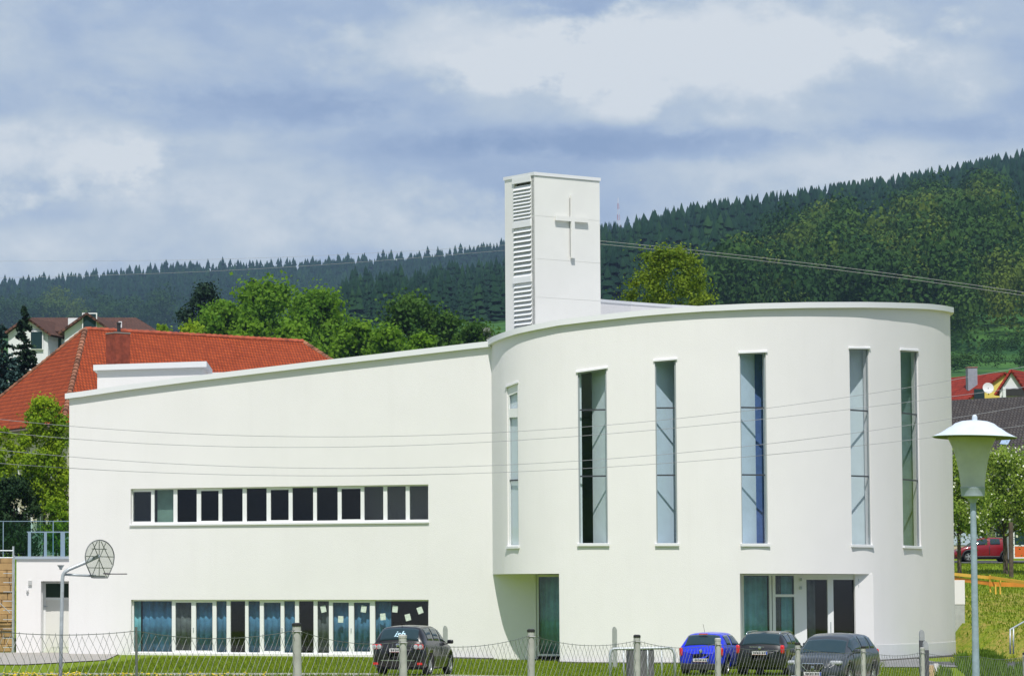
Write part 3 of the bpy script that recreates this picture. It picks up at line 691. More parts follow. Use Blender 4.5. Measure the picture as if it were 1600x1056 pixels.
# --- curtains hanging inside the ground-floor glass
CUR = mat('blue_curtain', (.065, .20, .33), .9, var=.35, vscale=1.6); CUR2 = mat('teal_curtain', (.17, .44, .50), .9, var=.2, vscale=2)
CURD = mat('dark_curtain', (.10, .12, .12), .9, var=.3, vscale=2)
def curtain(O, D, s0, s1, z0, z1, off, m, label, amp=.045):
    n = Vector((-D[1], D[0], 0)).normalized(); c = Vector((O[0], O[1], 0))+Vector((D[0], D[1], 0))*s0
    mb = MB(); k = max(8, int((s1-s0)/.04)); ph = random.random()*6
    for i in range(k+1):
        s = (s1-s0)*i/k; o = off+amp*math.sin(s*2*math.pi/.27+ph)+amp*.5*math.sin(s*2*math.pi/.61+ph*2)
        q = Vector((D[0], D[1], 0))*s+n*o; mb.v += [(q.x, q.y, 0), (q.x, q.y, z1-z0)]
        if i: mb.f.append((2*i-2, 2*i, 2*i+1, 2*i-1))
    o = mb.build('curtain', m, smooth='all'); o.location = (c.x, c.y, z0)
    sm = o.modifiers.new('thick', 'SOLIDIFY'); sm.thickness = .01
    return tag(o, label, 'curtain', 'curtains behind the ground floor glass')
cl = [(206, 220, CUR2, 'narrow dim teal curtain at the far left end of the lower glass front'), (222, 268, CUR, 'widest blue curtain, behind the big left pane of the lower glass front'),
      (275, 298, CURD, 'dim grey blue curtain directly right of the widest left curtain'), (307, 331, CUR, 'blue curtain in the second narrow door pane from the left'),
      (339, 354, CUR, 'slim blue curtain just left of the first unlit dark pane'), (388.5, 406, CUR, 'slim blue curtain just right of the first unlit dark pane'),
      (412.5, 438, CUR, 'blue curtain in the single door between two slim panes'), (445, 461, CUR, 'slim blue curtain just left of the second unlit dark pane'),
      (497, 514, CURD, 'dim curtain behind the leftmost taped paper sheet'), (521, 545, CUR, 'blue curtain behind the single paper sheet in the double door, left leaf'),
      (554, 578, CUR, 'blue curtain in the right leaf of the double door'), (587, 611, CUR, 'blue curtain gathered at the left of the last big dark pane')]
for (a, b, m, lb) in cl: curtain(A, dirL, line_px(a, 1, .4), line_px(b, 1, .4), zl0+.05, zl1+.02, .42, m, lb, .03)
for (a, b, m, lb) in ((1162, 1203, CUR2, 'pale teal curtain behind the widest left pane of the church entrance'), (1213, 1225, CURD, 'dark teal curtain on the left of the small entrance window'), (1226, 1243, CUR2, 'grey green curtain on the right of the small entrance window'), (1262, 1279, CURD, 'dark blue green curtain inside the left entrance door')):
    curtain(O2, D2, ex(a), ex(b), 0, zsof-.1, .3, m, lb, .03)
curtain(B, dirL, sr+.05, se+.3, .1, zsof-.1, .35, CUR2, 'blue green curtain behind the tall glass door beside the shaded porch wall', .03)
# paper sheets taped to the inside of the glass
PAP = mat('paper', (.62, .70, .62), .9, var=.15, vscale=12)
for (px, py, r, w_) in ((505, 951, -12, 'leftmost'), (532, 967, 2, 'low on the double door left leaf'), (568, 951, 8, 'high on the double door right leaf'), (598, 963, -6, 'low on the last curtain edge'),
                        (617, 951, 6, 'high beside the last curtain'), (637, 964, -14, 'low in the last pane middle'), (656, 953, -20, 'rightmost, tilted most')):
    s = line_px(px, 2, OFF); p = A+dirL*s+np.array([-dirL[1], dirL[0]])*(OFF+.02)
    mb = MB(); mb.box((-.12, 0, -.14), (.12, .004, .14)); o = mb.build('paper_sheet', PAP)
    o.location = (p[0], p[1], P(0, py, p[1]).z); o.rotation_euler = (0, R(r), math.atan2(dirL[1], dirL[0]))
    tag(o, 'pale paper sheet taped to the lower glass, '+w_, 'paper', 'paper sheets taped to the glass')
# --- low annex at the far left
YA = 144.5
annex = empty('annex', (P(60, 1015, YA).x, YA, 0), 0, 'low white flat roofed annex at the left end of the church with a recessed door', 'annex')
def apart(mb, name, m, parent=None, **k):
    o = mb.build(name, m, None, **k); p = parent or annex; o.parent = p; bpy.context.view_layer.update(); o.matrix_parent_inverse = p.matrix_world.inverted(); return o
xa0, xa1 = P(25.5, 950, YA).x, P(110, 950, YA).x+.8; za = P(0, 873, YA).z; xd0, xd1 = P(64, 950, YA).x, xa1
apath = Path([(xa0, YA), (xa1, YA)]); zd1 = P(0, 907.5, YA).z
mb = wall(apath, [0, apath.L], -.3, K(za), [(xd0-xa0, apath.L-.01, K(-3), K(zd1))], .3); mb.box((xa0, YA+.3, -.3), (xa0+.3, YA+7, za-.01)); mb.box((xd0-.001, YA+.3, -.3), (xd0+.0, YA+.7, zd1)) 
apart(mb, 'wall', WHITE)
mb = MB(); mb.box((xa0-.06, YA-.08, za), (xa1, YA+7, za+.12)); apart(mb, 'roof_slab', mat('blue_grey_edge', (.36, .42, .50), .6))
mb = MB(); yd = YA+.75; bx0 = xd0+.0; mb.box((bx0, YA+.3, -.1), (bx0+.05, yd, zd1)); mb.box((bx0, yd, -.1), (bx0+.18, yd+.1, zd1)); mb.box((bx0+.18, yd+.02, zd1-.1), (xa1, yd+.1, zd1))
zt_ = P(0, 933, yd).z; mb.box((bx0+.18, yd+.02, zt_-.12), (xa1, yd+.1, zt_)); dfr = apart(mb, 'door', FRAME)
mb = MB(); mb.box((bx0+.18, yd+.04, -.1), (xa1, yd+.08, zt_-.12)); mb.box((bx0+.42, yd+.028, .25), (xa1-.1, yd+.04, zt_-.35)); apart(mb, 'leaf', mat('door_white', (.74, .74, .70), .5), dfr)
mb = MB(); mb.box((bx0+.18, yd+.04, zt_), (xa1, yd+.07, zd1-.1)); apart(mb, 'pane', mat('black_pane', (.02, .03, .03), .08), dfr)
mb = MB(); q = P(69.5, 947, yd); mb.cbox((q.x+.02, yd-.0, q.z), (.06, .08, .06)); mb.cbox((q.x+.08, yd-.03, q.z), (.14, .03, .03)); apart(mb, 'handle', GALV, dfr)
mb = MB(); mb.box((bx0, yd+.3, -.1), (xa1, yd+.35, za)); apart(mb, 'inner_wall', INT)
mb = MB(); q = P(47, 910, YA); mb.cbox((q.x, YA-.04, q.z), (.16, .08, .2)); o = apart(mb, 'switch_box', mat('grey_box', (.45, .46, .45), .6))
mb = MB(); q = P(43, 922, YA); mb.lathe([(.05, -.06), (.06, -.02), (.05, .04), (.02, .07)], (q.x, YA-.06, q.z), 12); apart(mb, 'wall_lamp', mat('lamp_white', (.6, .6, .6), .5))
# glass balustrades on the terrace
BLU = mat('balustrade_blue_grey', (.22, .31, .40), .5); CG = glassmat('balustrade_glass', (.72, .86, .88))
def balustrade(px0, px1, pyt, Y, posts, lab, z0, low=0):
    x0, x1 = P(px0, 850, Y).x, P(px1, 850, Y).x; zt = P(0, pyt, Y).z
    e = empty('glass_balustrade', (x0, Y, z0), 0, lab, 'balustrade')
    mb = MB(); hr = .05 if Y < YA+2 else .03; mb.box((0, -.03, zt-z0-hr), (x1-x0, .03, zt-z0)); mb.build('handrail', BLU, e)
    for (pp, w) in posts:
        x = P(pp, 850, Y).x-x0; mb = MB(); mb.box((x-w/2, -.03, 0), (x+w/2, .03, zt-z0-.05)); mb.build('post', BLU, e)
    mb = MB(); mb.box((.02, -.008, .06), (x1-x0-.02, .008, zt-z0-.07)); mb.build('glass_panel', CG, e)
balustrade(42, 112, 830, YA+.3, ((46, .14), (71, .13), (98, .2)), 'glass balustrade with blue grey posts on the annex roof edge', za+.12)
balustrade(-30, 112, 813.5, YA+6.5, ((5, .04), (83, .04)), 'taller thin railed glass balustrade behind the annex roof', za+.12)
# --- scaffold and sandstone bank at the extreme left
SAND = mat('sandstone_courses', (.42, .27, .12), .95, var=.25, vscale=1.4)
e = empty('retaining_wall', (P(-60, 900, 148).x, 148, 0), 0, 'rough tan block retaining wall behind the scaffold at the left edge', 'wall')
x0 = P(-120, 900, 148).x; x1 = P(24, 900, 148).x-.1; zt = P(0, 872, 148).z; ox = e.location.x
mb = MB(); z = 0; r_ = 0
while z < zt-.05:
    h = .34; x = x0-(.3 if r_ % 2 else 0)
    while x < x1:
        w = .55+random.random()*.35; xe = min(x+w, x1); d = random.uniform(0, .06)
        if xe-x > .05: mb.box((x-ox, d-.1, z+.015), (xe-.02-ox, .6, min(z+h, zt)))
        x += w
    z += h; r_ += 1
mb.build('blocks', SAND, e, bevel=.02); mb = MB(); mb.box((x0-ox, .03, 0), (x1-ox, .59, zt-.02)); mb.build('mortar', mat('mortar', (.22, .15, .09), .95), e)
sc = empty('scaffold', (P(12, 1000, 146).x, 146, 0), 0, 'galvanised tube scaffold bay in front of the tan block wall at left edge', 'scaffold')
ox = sc.location.x; zt = P(0, 853, 146).z
for px in (20.5, -28):
    x = P(px, 900, 146).x-ox; mb = MB(); mb.tube([(x, 0, 0), (x, 0, zt)], .045, 8); mb.build('standard', GALV, sc)
    mb = MB(); mb.tube([(x, 1.0, 0), (x, 1.0, zt-.4)], .03, 8); mb.build('standard', GALV, sc)
for py in (860, 871):
    z = P(0, py, 146).z; xa, xb = P(-28, 900, 146).x-ox, P(20.5, 900, 146).x-ox; mb = MB(); mb.tube([(xa, -.03, z), (xb, -.03, z)], .03, 8); mb.build('ledger', GALV, sc)
mb = MB()
for k in range(9):
    z = 3.6-k*.42; x = P(20.5, 900, 146).x-ox; mb.tube([(x-.45, -.02, z), (x, -.02, z)], .016, 6)
mb.build('ladder_rungs', GALV, sc)
mb = MB(); xa, xb = P(-28, 900, 146).x-ox, P(16, 900, 146).x-ox; mb.tube([(xa, -.07, P(0, 915, 146).z), (xb, -.07, P(0, 957, 146).z)], .018, 6); mb.build('brace', GALV, sc)
# ------------------------------------------------------------------ vehicles
CGLASS = mat('car_glass', (.022, .045, .055), .05, spec=.45)
LRED = mat('lamp_red', (.62, .012, .015), .15, coat=1); LWHITE = mat('lamp_clear', (.42, .44, .46), .15, coat=.6)
PLATE = mat('number_plate', (.72, .72, .72), .4); CHROME = mat('chrome', (.75, .76, .78), .15, metal=1)
PBLUE = mat('plate_blue', (.03, .08, .45), .4); PDARK = mat('plate_marks', (.06, .06, .07), .5); PRED = mat('plate_red', (.5, .05, .04), .5)
NV = 30
VK = [0, 1, 2, 3, 4, 5, 6, 7, 8, 9]
def sections(st, du=.045):
    "stations (x, w, zb, zmid, zbelt, wbelt, ztop, wtop) -> dense grid of half sections, smoothed along the car"
    st = np.array(st, float); xs = [st[0, 0]]
    for a, b in zip(st[:-1, 0], st[1:, 0]):
        n = max(1, int((b-a)/du)); xs += list(a+(b-a)*np.arange(1, n+1)/n)
    xs = np.array(xs); D = np.stack([np.interp(xs, st[:, 0], st[:, i]) for i in range(8)], 1)
    for _ in range(3):
        D[1:-1, 1:] = .25*D[:-2, 1:]+.5*D[1:-1, 1:]+.25*D[2:, 1:]
    G = []
    for (x, w, zb, zm, zbl, wb, zt, wt) in D:
        p = [(0, zb), (w*.80, zb), (w*.965, zb+.07), (w, zm), (w*.992, zbl-.14), (wb, zbl), ((wb+wt)/2+.02, (zbl+zt)/2), (wt, zt-.055), (wt*.80, zt-.008), (0, zt+.018)]
        v = np.linspace(0, 9, NV+1); y = np.interp(v, VK, [a for a, _ in p]); z = np.interp(v, VK, [b for _, b in p])
        for _ in range(1):
            y[1:-1] = .22*y[:-2]+.56*y[1:-1]+.22*y[2:]; z[1:-1] = .22*z[:-2]+.56*z[1:-1]+.22*z[2:]
        y[-1] = 0; y[0] = 0
        G.append(np.stack([np.full(NV+1, x), y, z], 1))
    return np.array(G)
def make_car(name, label, st, paint, wheels, wr, sidewin, rear=None, front=None, lower=None, tails=(), heads=(), plates=(), extra=None, group='cars parked by the church', rails=False):
    e = empty(name, (0, 0, 0), 0, label, 'car', group)
    G = sections(st)
    for wx in wheels:         # wheel arches are pressed into the flanks
        d = np.hypot(G[:, :, 0]-wx, G[:, :, 2]-wr); m = (d < wr+.075) & (G[:, :, 1] > .3)
        G[:, :, 1] = np.where(m, G[:, :, 1]-.22, G[:, :, 1])
    nu = G.shape[0]; full = np.concatenate([G[:, :, :], (G*np.array([1, -1, 1]))[:, NV-1:0:-1, :]], 1); nvf = full.shape[1]
    mb = MB(); mb.v = [tuple(p) for p in full.reshape(-1, 3)]
    for i in range(nu-1):
        for j in range(nvf):
            mb.f.append((i*nvf+j, (i+1)*nvf+j, (i+1)*nvf+(j+1) % nvf, i*nvf+(j+1) % nvf))
    for ring, s, sgn in ((0, 1, -1), (nu-1, 1, 1)):     # rounded end caps
        base = full[ring]; c = base.mean(0); prev = [ring*nvf+j for j in range(nvf)]
        for f_, dx in ((.93, .025), (.80, .042), (.4, .05)):
            k = len(mb.v); mb.v += [tuple((c[0]+sgn*dx, c[1]+(p[1]-c[1])*f_, c[2]+(p[2]-c[2])*f_)) for p in base]
            for j in range(nvf):
                q = (prev[j], k+j, k+(j+1) % nvf, prev[(j+1) % nvf]); mb.f.append(q if sgn > 0 else q[::-1])
            prev = [k+j for j in range(nvf)]
        mb.f.append(tuple(prev) if sgn > 0 else tuple(prev[::-1]))
    body = mb.build('body', paint, e, smooth='all')
    def patch(nm, m, x0, x1, v0, v1, side=0, off=.007, par=None, slant=None, thin=True):
        "a panel lying on the body skin: x range, section index range"
        ii = [i for i in range(nu) if x0 <= G[i, 0, 0] <= x1]; v0i, v1i = int(round(v0/9*NV)), int(round(v1/9*NV)); obs = []
        for sg in ((1, -1) if side == 0 else (side,)):
            mb = MB(); w = v1i-v0i+1
            if v1 >= 9 and side == 2: pass
            for i in ii:
                for j in range(v0i, v1i+1):
                    a = G[min(i+1, nu-1), j]-G[max(i-1, 0), j]; b = G[i, min(j+1, NV)]-G[i, max(j-1, 0)]; n = np.cross(b, a); n = -n if n[1] < 0 else n
                    if j >= NV-4 and n[2] < 0: n = -n
                    n = n/(np.linalg.norm(n)+1e-9); q = G[i, j]+n*off; mb.v.append((q[0], q[1]*sg, q[2]))
            for i in range(len(ii)-1):
                for j in range(w-1): mb.f.append((i*w+j, (i+1)*w+j, (i+1)*w+j+1, i*w+j+1))
            o = mb.build(nm, m, par or e, smooth='all'); s_ = o.modifiers.new('t', 'SOLIDIFY'); s_.thickness = .004; s_.offset = 0; obs.append(o)
        return obs
    def cpatch(nm, m, x0, x1, v0, off=.007):
        "a centred panel (windscreen, hatch glass) mirrored across the middle"
        ii = [i for i in range(nu) if x0 <= G[i, 0, 0] <= x1]; v0i = int(round(v0/9*NV)); mb = MB(); cols = [(j, 1) for j in range(v0i, NV+1)]+[(j, -1) for j in range(NV-1, v0i-1, -1)]; w = len(cols)
        for i in ii:
            for (j, sg) in cols:
                a = G[min(i+1, nu-1), j]-G[max(i-1, 0), j]; n = np.array([-a[2], 0, a[0]]); n /= np.linalg.norm(n)+1e-9; q = G[i, j]+n*off; mb.v.append((q[0], q[1]*sg, q[2]))
        for i in range(len(ii)-1):
            for j in range(w-1): mb.f.append((i*w+j, (i+1)*w+j, (i+1)*w+j+1, i*w+j+1))
        o = mb.build(nm, m, e, smooth='all'); s_ = o.modifiers.new('t', 'SOLIDIFY'); s_.thickness = .006; s_.offset = 0; return o
    for (a, b) in sidewin: patch('side_window', CGLASS, a, b, 5.3, 6.95)
    if rear: cpatch('rear_window', CGLASS, rear[0], rear[1], rear[2])
    if front: cpatch('windscreen', CGLASS, front[0], front[1], front[2])
    if lower: 
        for o in patch('sill_trim', BLACKP, lower[0], lower[1], .9, 2.3, off=.012): pass
    for wx in wheels:
        for sg in (1, -1):
            yw = float(np.max(G[:, :, 1]))-.035
            M = Matrix.Translation((wx, sg*yw, wr)) @ Matrix.Rotation(R(-90*sg), 4, 'X')
            mb = MB(); mb.lathe([(wr*.62, -.20), (wr*.93, -.20), (wr, -.16), (wr, -.03), (wr*.94, 0), (wr*.66, .0), (wr*.64, -.03)], n=28, M=M); wo_ = mb.build('wheel', RUBBER, e, smooth=True)
            mb = MB(); mb.lathe([(wr*.60, -.05), (wr*.65, -.03), (wr*.65, -.005), (wr*.60, -.005), (wr*.57, -.03)], n=28, M=M)
            for k in range(5):
                A_ = Matrix.Rotation(2*math.pi*k/5, 4, 'Z'); mb.hexa([M @ A_ @ Vector(v) for v in ((wr*.1, -.035, -.045), (wr*.6, -.055, -.045), (wr*.6, .055, -.045), (wr*.1, .035, -.045))], [M @ A_ @ Vector(v) for v in ((wr*.1, -.035, -.012), (wr*.6, -.05, -.02), (wr*.6, .05, -.02), (wr*.1, .035, -.012))])
            mb.lathe([(wr*.16, -.05), (wr*.16, -.01), (wr*.1, -.004)], n=14, M=M); mb.build('rim', RIM, wo_, smooth=True)
    for kind_, items in (('tail_light', tails), ('headlight', heads)):
        for (x, y, z, dx, dy, dz, m) in items:
            for sg in (1, -1):
                mb = MB(); mb.cbox((x, sg*y, z), (dx, dy, dz)); mb.build(kind_, m, e, smooth=True, bevel=min(dx, dy, dz)*.38)
    for (x, z, sgn, em) in plates:
        M = Matrix.Translation((x, 0, z)); mb = MB(); mb.box((-.012, -.26, -.058), (.012, .26, .058), M); pl_ = mb.build('number_plate', PLATE, e)
        s_ = .013*sgn
        def face(y0, y1, z0, z1, nm, m):
            mb = MB(); yy = sorted((y0*-sgn, y1*-sgn)); mb.box((min(s_, s_+.003*sgn), yy[0], z0), (max(s_, s_+.003*sgn), yy[1], z1), M); mb.build(nm, m, pl_)
        face(-.26, -.215, -.05, .05, 'plate_band', PBLUE); face(-.21, .25, -.056, -.050, 'plate_edge', PRED)
        mb = MB()
        for k, (yy, ww) in enumerate(((-.17, .045), (-.105, .045), (-.04, .02), (.01, .04), (.065, .04), (.13, .045), (.19, .045))):
            yc = -sgn*yy; mb.box((min(s_, s_+.003*sgn), yc-ww/2, -.03), (max(s_, s_+.003*sgn), yc+ww/2, .034), M)
            mb.v = mb.v
        mb.build('plate_marks', PDARK, pl_)
    # seams: dark door gaps lying on the flank, mirrors, sill shadow
    ws = [x for x in sidewin]
    for x in ([ws[0][0]-.12]+[w[1]+.03 for w in ws]):
        patch('door_seam', BLACKP, x-.032, x+.032, 2.6, 5.0, off=.002)
    xm = ws[-1][1]+.02 if len(ws) else 2.9
    jb = int(round(5/9*NV)); im_ = int(np.argmin(abs(G[:, 0, 0]-xm))); zb_ = G[im_, jb, 2]; yb_ = G[im_, jb, 1]
    for sg in (1, -1):
        mb = MB(); mb.cbox((xm, sg*(yb_+.13), zb_+.09), (.10, .20, .13)); mo = mb.build('wing_mirror', paint, e, smooth=True, bevel=.04)
        mb = MB(); mb.hexa([(xm-.03, sg*(yb_-.02), zb_+.0), (xm+.03, sg*(yb_-.02), zb_+.0), (xm+.03, sg*(yb_+.08), zb_+.04), (xm-.03, sg*(yb_+.08), zb_+.04)], [(xm-.03, sg*(yb_-.02), zb_+.03), (xm+.03, sg*(yb_-.02), zb_+.03), (xm+.03, sg*(yb_+.08), zb_+.07), (xm-.03, sg*(yb_+.08), zb_+.07)]); mb.build('mirror_foot', BLACKP, mo)
    if rails:
        for sg in (1, -1):
            jt = int(round(7.3/9*NV)); pts = []
            for i in range(nu):
                if rails[0] <= G[i, 0, 0] <= rails[1]: pts.append((G[i, jt, 0], sg*(G[i, jt, 1]-.02), G[i, jt, 2]+.055))
            pts[0] = (pts[0][0]-.05, pts[0][1], pts[0][2]-.06); pts[-1] = (pts[-1][0]+.05, pts[-1][1], pts[-1][2]-.06)
            mb = MB(); mb.tube(pts, .016, 6); mb.build('roof_rail', CHROME if rails[2] else BLACKP, e, smooth='all')
    if extra: extra(e, G)
    return e
def place(e, px, pyg, Y, heading, z=None):
    q = P(px, pyg, Y); e.location = (q.x, Y, gz(q.x, Y) if z is None else z); e.rotation_euler = (0, 0, heading)   # local +X is forwards
PK = lambda c, **k: mat('car_paint', c, .3, spec=.35, coat=.45, **k)
def hatch(L, w, H, belt=.93, hood=.95, nose=.62, slope=.28, ws=None, tail=.0):
    "stations of a hatchback: rear at x=0"
    a = L*.70; wb = w*.955; wt = w*.70
    return [(0, w*.90, .34, .56, belt-.10, w*.86, belt-.06+tail, w*.80), (.07, w*.975, .27, .56, belt-.01, w*.93, belt+.04+tail, w*.82), (.17, w*.99, .24, .56, belt+.02, wb, H-.36, w*.74),
            (.17+slope*.6, w, .22, .56, belt+.02, wb, H-.10, wt*1.0), (.20+slope, w, .2, .56, belt+.02, wb, H-.035, wt), (L*.33, w, .19, .56, belt, wb, H, wt), (L*.50, w, .19, .56, belt-.02, wb, H-.005, wt),
            (a-.32, w, .19, .55, belt-.03, wb, H-.09, wt*.99), (a+.05, w*.995, .19, .55, belt-.045, wb*.99, (H+hood)/2-.05, wt*1.06), (a+.36, w*.99, .2, .54, belt-.055, wb*.97, hood+.01, wt*1.15), (L*.87, w*.97, .21, .52, hood-.10, w*.90, hood-.055, w*.72),
            (L-.22, w*.93, .22, .5, nose+.03, w*.84, nose+.11, w*.66), (L-.06, w*.83, .24, .47, nose-.06, w*.74, nose-.01, w*.6), (L, w*.72, .30, .45, nose-.14, w*.62, nose-.10, w*.5)]
# car 1: black compact van-like hatchback, seen from behind
def ex_golf(e, G):
    for sg in (1, -1):
        for (y, r_) in ((.60, .075), (.755, .07)):
            M = Matrix.Translation((-.055, sg*y, .93)) @ Matrix.Rotation(R(-90), 4, 'Y'); mb = MB(); mb.lathe([(r_, -.01), (r_, .02), (r_*.6, .03)], n=16, M=M); mb.build('round_lamp', LWHITE, e, smooth=True)
        mb = MB(); mb.cbox((-.045, sg*.72, .40), (.03, .16, .07)); mb.build('reflector', LRED, e)
    mb = MB(); mb.tube([(.52, 0, 1.57), (.36, 0, 1.72)], .007, 5); mb.build('antenna', BLACKP, e)
    mb = MB(); mb.cbox((-.045, 0, .50), (.02, 1.1, .03)); mb.build('bumper_strip', CHROME, e)
    mb = MB(); mb.lathe([(.055, 0), (.055, .015), (.03, .02)], n=16, M=Matrix.Translation((-.05, 0, .98)) @ Matrix.Rotation(R(-90), 4, 'Y')); mb.build('badge', CHROME, e)
    mb = MB(); mb.tube([(.045, -.05, 1.07), (.09, .33, 1.10)], .012, 5); mb.build('wiper', BLACKP, e)
    cu = bpy.data.curves.new('lettering', 'FONT'); cu.body = 'isb'; cu.size = .31; cu.shear = .35; cu.align_x = 'CENTER'; cu.extrude = .002; cu.offset = .004
    to = bpy.data.objects.new('lettering', cu); COL.objects.link(to); bpy.context.view_layer.update()
    me = bpy.data.meshes.new_from_object(to.evaluated_get(bpy.context.evaluated_depsgraph_get())); COL.objects.unlink(to); bpy.data.objects.remove(to)
    lo = bpy.data.objects.new('lettering', me); COL.objects.link(lo); me.materials.clear(); me.materials.append(mat('sticker_white', (.45, .68, .80), .5)); lo.parent = e
    # lies on the hatch glass
    c = G.shape[0]; i0 = int(np.argmin(abs(G[:, 0, 0]-.13))); i1 = int(np.argmin(abs(G[:, 0, 0]-.34))); a = Vector(G[i0, NV]); b = Vector(G[i1, NV]); a.y = b.y = 0
    u = (b-a).normalized(); r_ = Vector((0, -1, 0)); n = r_.cross(u)
    o = a+u*.085+n*.045
    lo.matrix_local = Matrix(((r_.x, u.x, n.x, o.x), (r_.y, u.y, n.y, o.y), (r_.z, u.z, n.z, o.z), (0, 0, 0, 1)))
BLK = PK((.010, .010, .011)); BLU_ = PK((.012, .030, .62)); BLK2 = PK((.013, .014, .015)); GRY = PK((.042, .050, .060)); RED_ = PK((.20, .006, .012))
c1 = make_car('black_hatchback', 'black hatchback seen from behind with white lettering on its rear window', hatch(4.15, .875, 1.59, belt=1.0, slope=.30, hood=1.0, nose=.7),
     BLK, (.82, 3.38), .32, ((.62, 1.30), (1.40, 2.12), (2.22, 2.92)), rear=(.10, .42, 7.15), front=(2.95, 3.35, 7.2), tails=((-.005, .685, .935, .10, .30, .17, LRED),), heads=((3.98, .60, .74, .22, .26, .14, LWHITE),), plates=((-.06, .82, -1, 0),), extra=ex_golf)
place(c1, 622, 1049, 101.5, R(90-19))
def ex_lupo(e, G):
    mb = MB(); mb.tube([(.50, 0, 1.45), (.30, .0, 1.74)], .006, 5); mb.build('antenna', BLACKP, e)
    mb = MB(); mb.lathe([(.06, 0), (.06, .015), (.03, .02)], n=16, M=Matrix.Translation((-.055, 0, .83)) @ Matrix.Rotation(R(-90), 4, 'Y')); mb.build('badge', CHROME, e)
    mb = MB(); mb.cbox((-.02, 0, .30), (.08, 1.42, .24)); mb.build('lower_bumper', BLACKP, e, bevel=.04)
    mb = MB(); mb.cbox((.31, 0, 1.405), (.04, .30, .03)); mb.build('brake_light', LRED, e)
c2 = make_car('blue_small_car', 'small bright blue two door car seen from behind beside the metal railing', hatch(3.5, .82, 1.455, belt=.92, slope=.36, hood=.93, nose=.62),
     BLU_, (.52, 2.83), .285, ((.55, 1.15), (1.26, 2.30)), rear=(.12, .46, 7.2), front=(2.45, 2.8, 7.2), tails=((.0, .70, .80, .12, .13, .30, LRED),), heads=((3.33, .52, .66, .2, .26, .16, LWHITE),), plates=((-.065, .52, -1, 0),), extra=ex_lupo)
place(c2, 1096, 1052, 109.5, R(90-24))
def ex_wag(e, G):
    mb = MB(); mb.lathe([(.05, 0), (.05, .015), (.03, .02)], n=16, M=Matrix.Translation((-.055, 0, .95)) @ Matrix.Rotation(R(-90), 4, 'Y')); mb.build('badge', CHROME, e)
    mb = MB(); mb.cbox((-.04, .12, .56), (.02, .06, .06)); mb.build('tow_cover', CHROME, e)
    mb = MB(); mb.cbox((-.05, .1, .985), (.02, .5, .025)); mb.build('tailgate_strip', CHROME, e)
st3 = hatch(4.45, .87, 1.50, belt=.96, slope=.42, hood=.93, nose=.66)
c3 = make_car('black_estate_car', 'black estate car with roof rails, between the blue car and the grey car', st3, BLK2, (.85, 3.45), .31, ((.65, 1.35), (1.45, 2.2), (2.3, 3.02)),
     rear=(.11, .54, 7.2), front=(3.1, 3.5, 7.2), tails=((.01, .755, .90, .13, .14, .30, LRED),), heads=((4.25, .58, .70, .2, .26, .14, LWHITE),), plates=((-.062, .78, -1, 0),), extra=ex_wag, rails=(.55, 2.7, True))
place(c3, 1188, 1052, 108.5, R(90-22))
def ex_seat(e, G):
    L_ = 4.28; x = L_-.0
    mb = MB(); pts = [(-.30, .115), (.30, .115), (.34, .08), (.18, -.09), (-.18, -.09), (-.34, .08)]
    mb.v = [(x+.048, y, .60+z) for y, z in pts]+[(x+.075, y, .60+z) for y, z in pts]; n = 6; mb.f = [tuple(range(n))[::-1], tuple(range(n, 2*n))]+[(i, (i+1) % n, n+(i+1) % n, n+i) for i in range(n)]
    gr_ = mb.build('grille', BLACKP, e); mb = MB(); mb.tube([(x+.078, y, .60+z) for y, z in pts+pts[:1]], .014, 6); mb.build('grille_rim', CHROME, gr_)
    mb = MB(); a = .045
    for (p, q) in (((-a, a*.9), (a, a*.7)), ((a, a*.7), (a*.9, .0)), ((-a, a*.9), (-a*.9, a*.1)), ((-a*.9, a*.1), (a*.9, -a*.1)), ((a*.9, 0), (a, -a*.9)), ((a, -a*.9), (-a, -a*.7)), ((-a, -a*.7), (-a*.9, -a*.1))):
        mb.tube([(x+.085, p[0], .60+p[1]), (x+.085, q[0], .60+q[1])], .012, 5)
    mb.build('badge', CHROME, gr_)
    for sg in (1, -1):
        mb = MB(); mb.lathe([(.07, 0), (.07, .05), (.04, .07)], n=16, M=Matrix.Translation((x-.13, sg*.56, .72)) @ Matrix.Rotation(R(78), 4, 'Y')); mb.build('round_lamp', LWHITE, e, smooth=True)
        mb = MB(); mb.lathe([(.055, 0), (.055, .05), (.03, .07)], n=16, M=Matrix.Translation((x-.20, sg*.70, .73)) @ Matrix.Rotation(R(70), 4, 'Y')); mb.build('round_lamp', LWHITE, e, smooth=True)
        mb = MB(); mb.cbox((x+.01, sg*.56, .33), (.08, .22, .07)); mb.build('fog_light', LWHITE, e, bevel=.02)
    mb = MB(); mb.cbox((x+.035, 0, .30), (.06, .95, .10)); mb.build('air_intake', BLACKP, e, bevel=.02)
    mb = MB(); mb.tube([(2.98+.32, .05, 1.04), (3.05, .50, 1.19)], .01, 5); mb.tube([(3.3, -.55, 1.04), (3.08, -.02, 1.20)], .01, 5); mb.build('wiper', BLACKP, e)
c4 = make_car('grey_people_carrier', 'dark grey car facing the camera with chrome edged grille, rightmost of the parked row', hatch(4.28, .885, 1.575, belt=1.0, slope=.42, hood=1.0, nose=.76),
     GRY, (.80, 3.38), .32, ((.55, 1.0), (1.12, 1.95), (2.06, 3.0)), rear=(.12, .5, 7.2), front=(2.78, 3.37, 7.1), tails=((.01, .73, .95, .12, .14, .3, LRED),), heads=((4.08, .63, .74, .28, .34, .13, LWHITE),), plates=((4.37, .42, 1, 0),), extra=ex_seat)
place(c4, 1332, 1052, 97.6, R(-90-27)); 
c4.location.y = 97.5; 
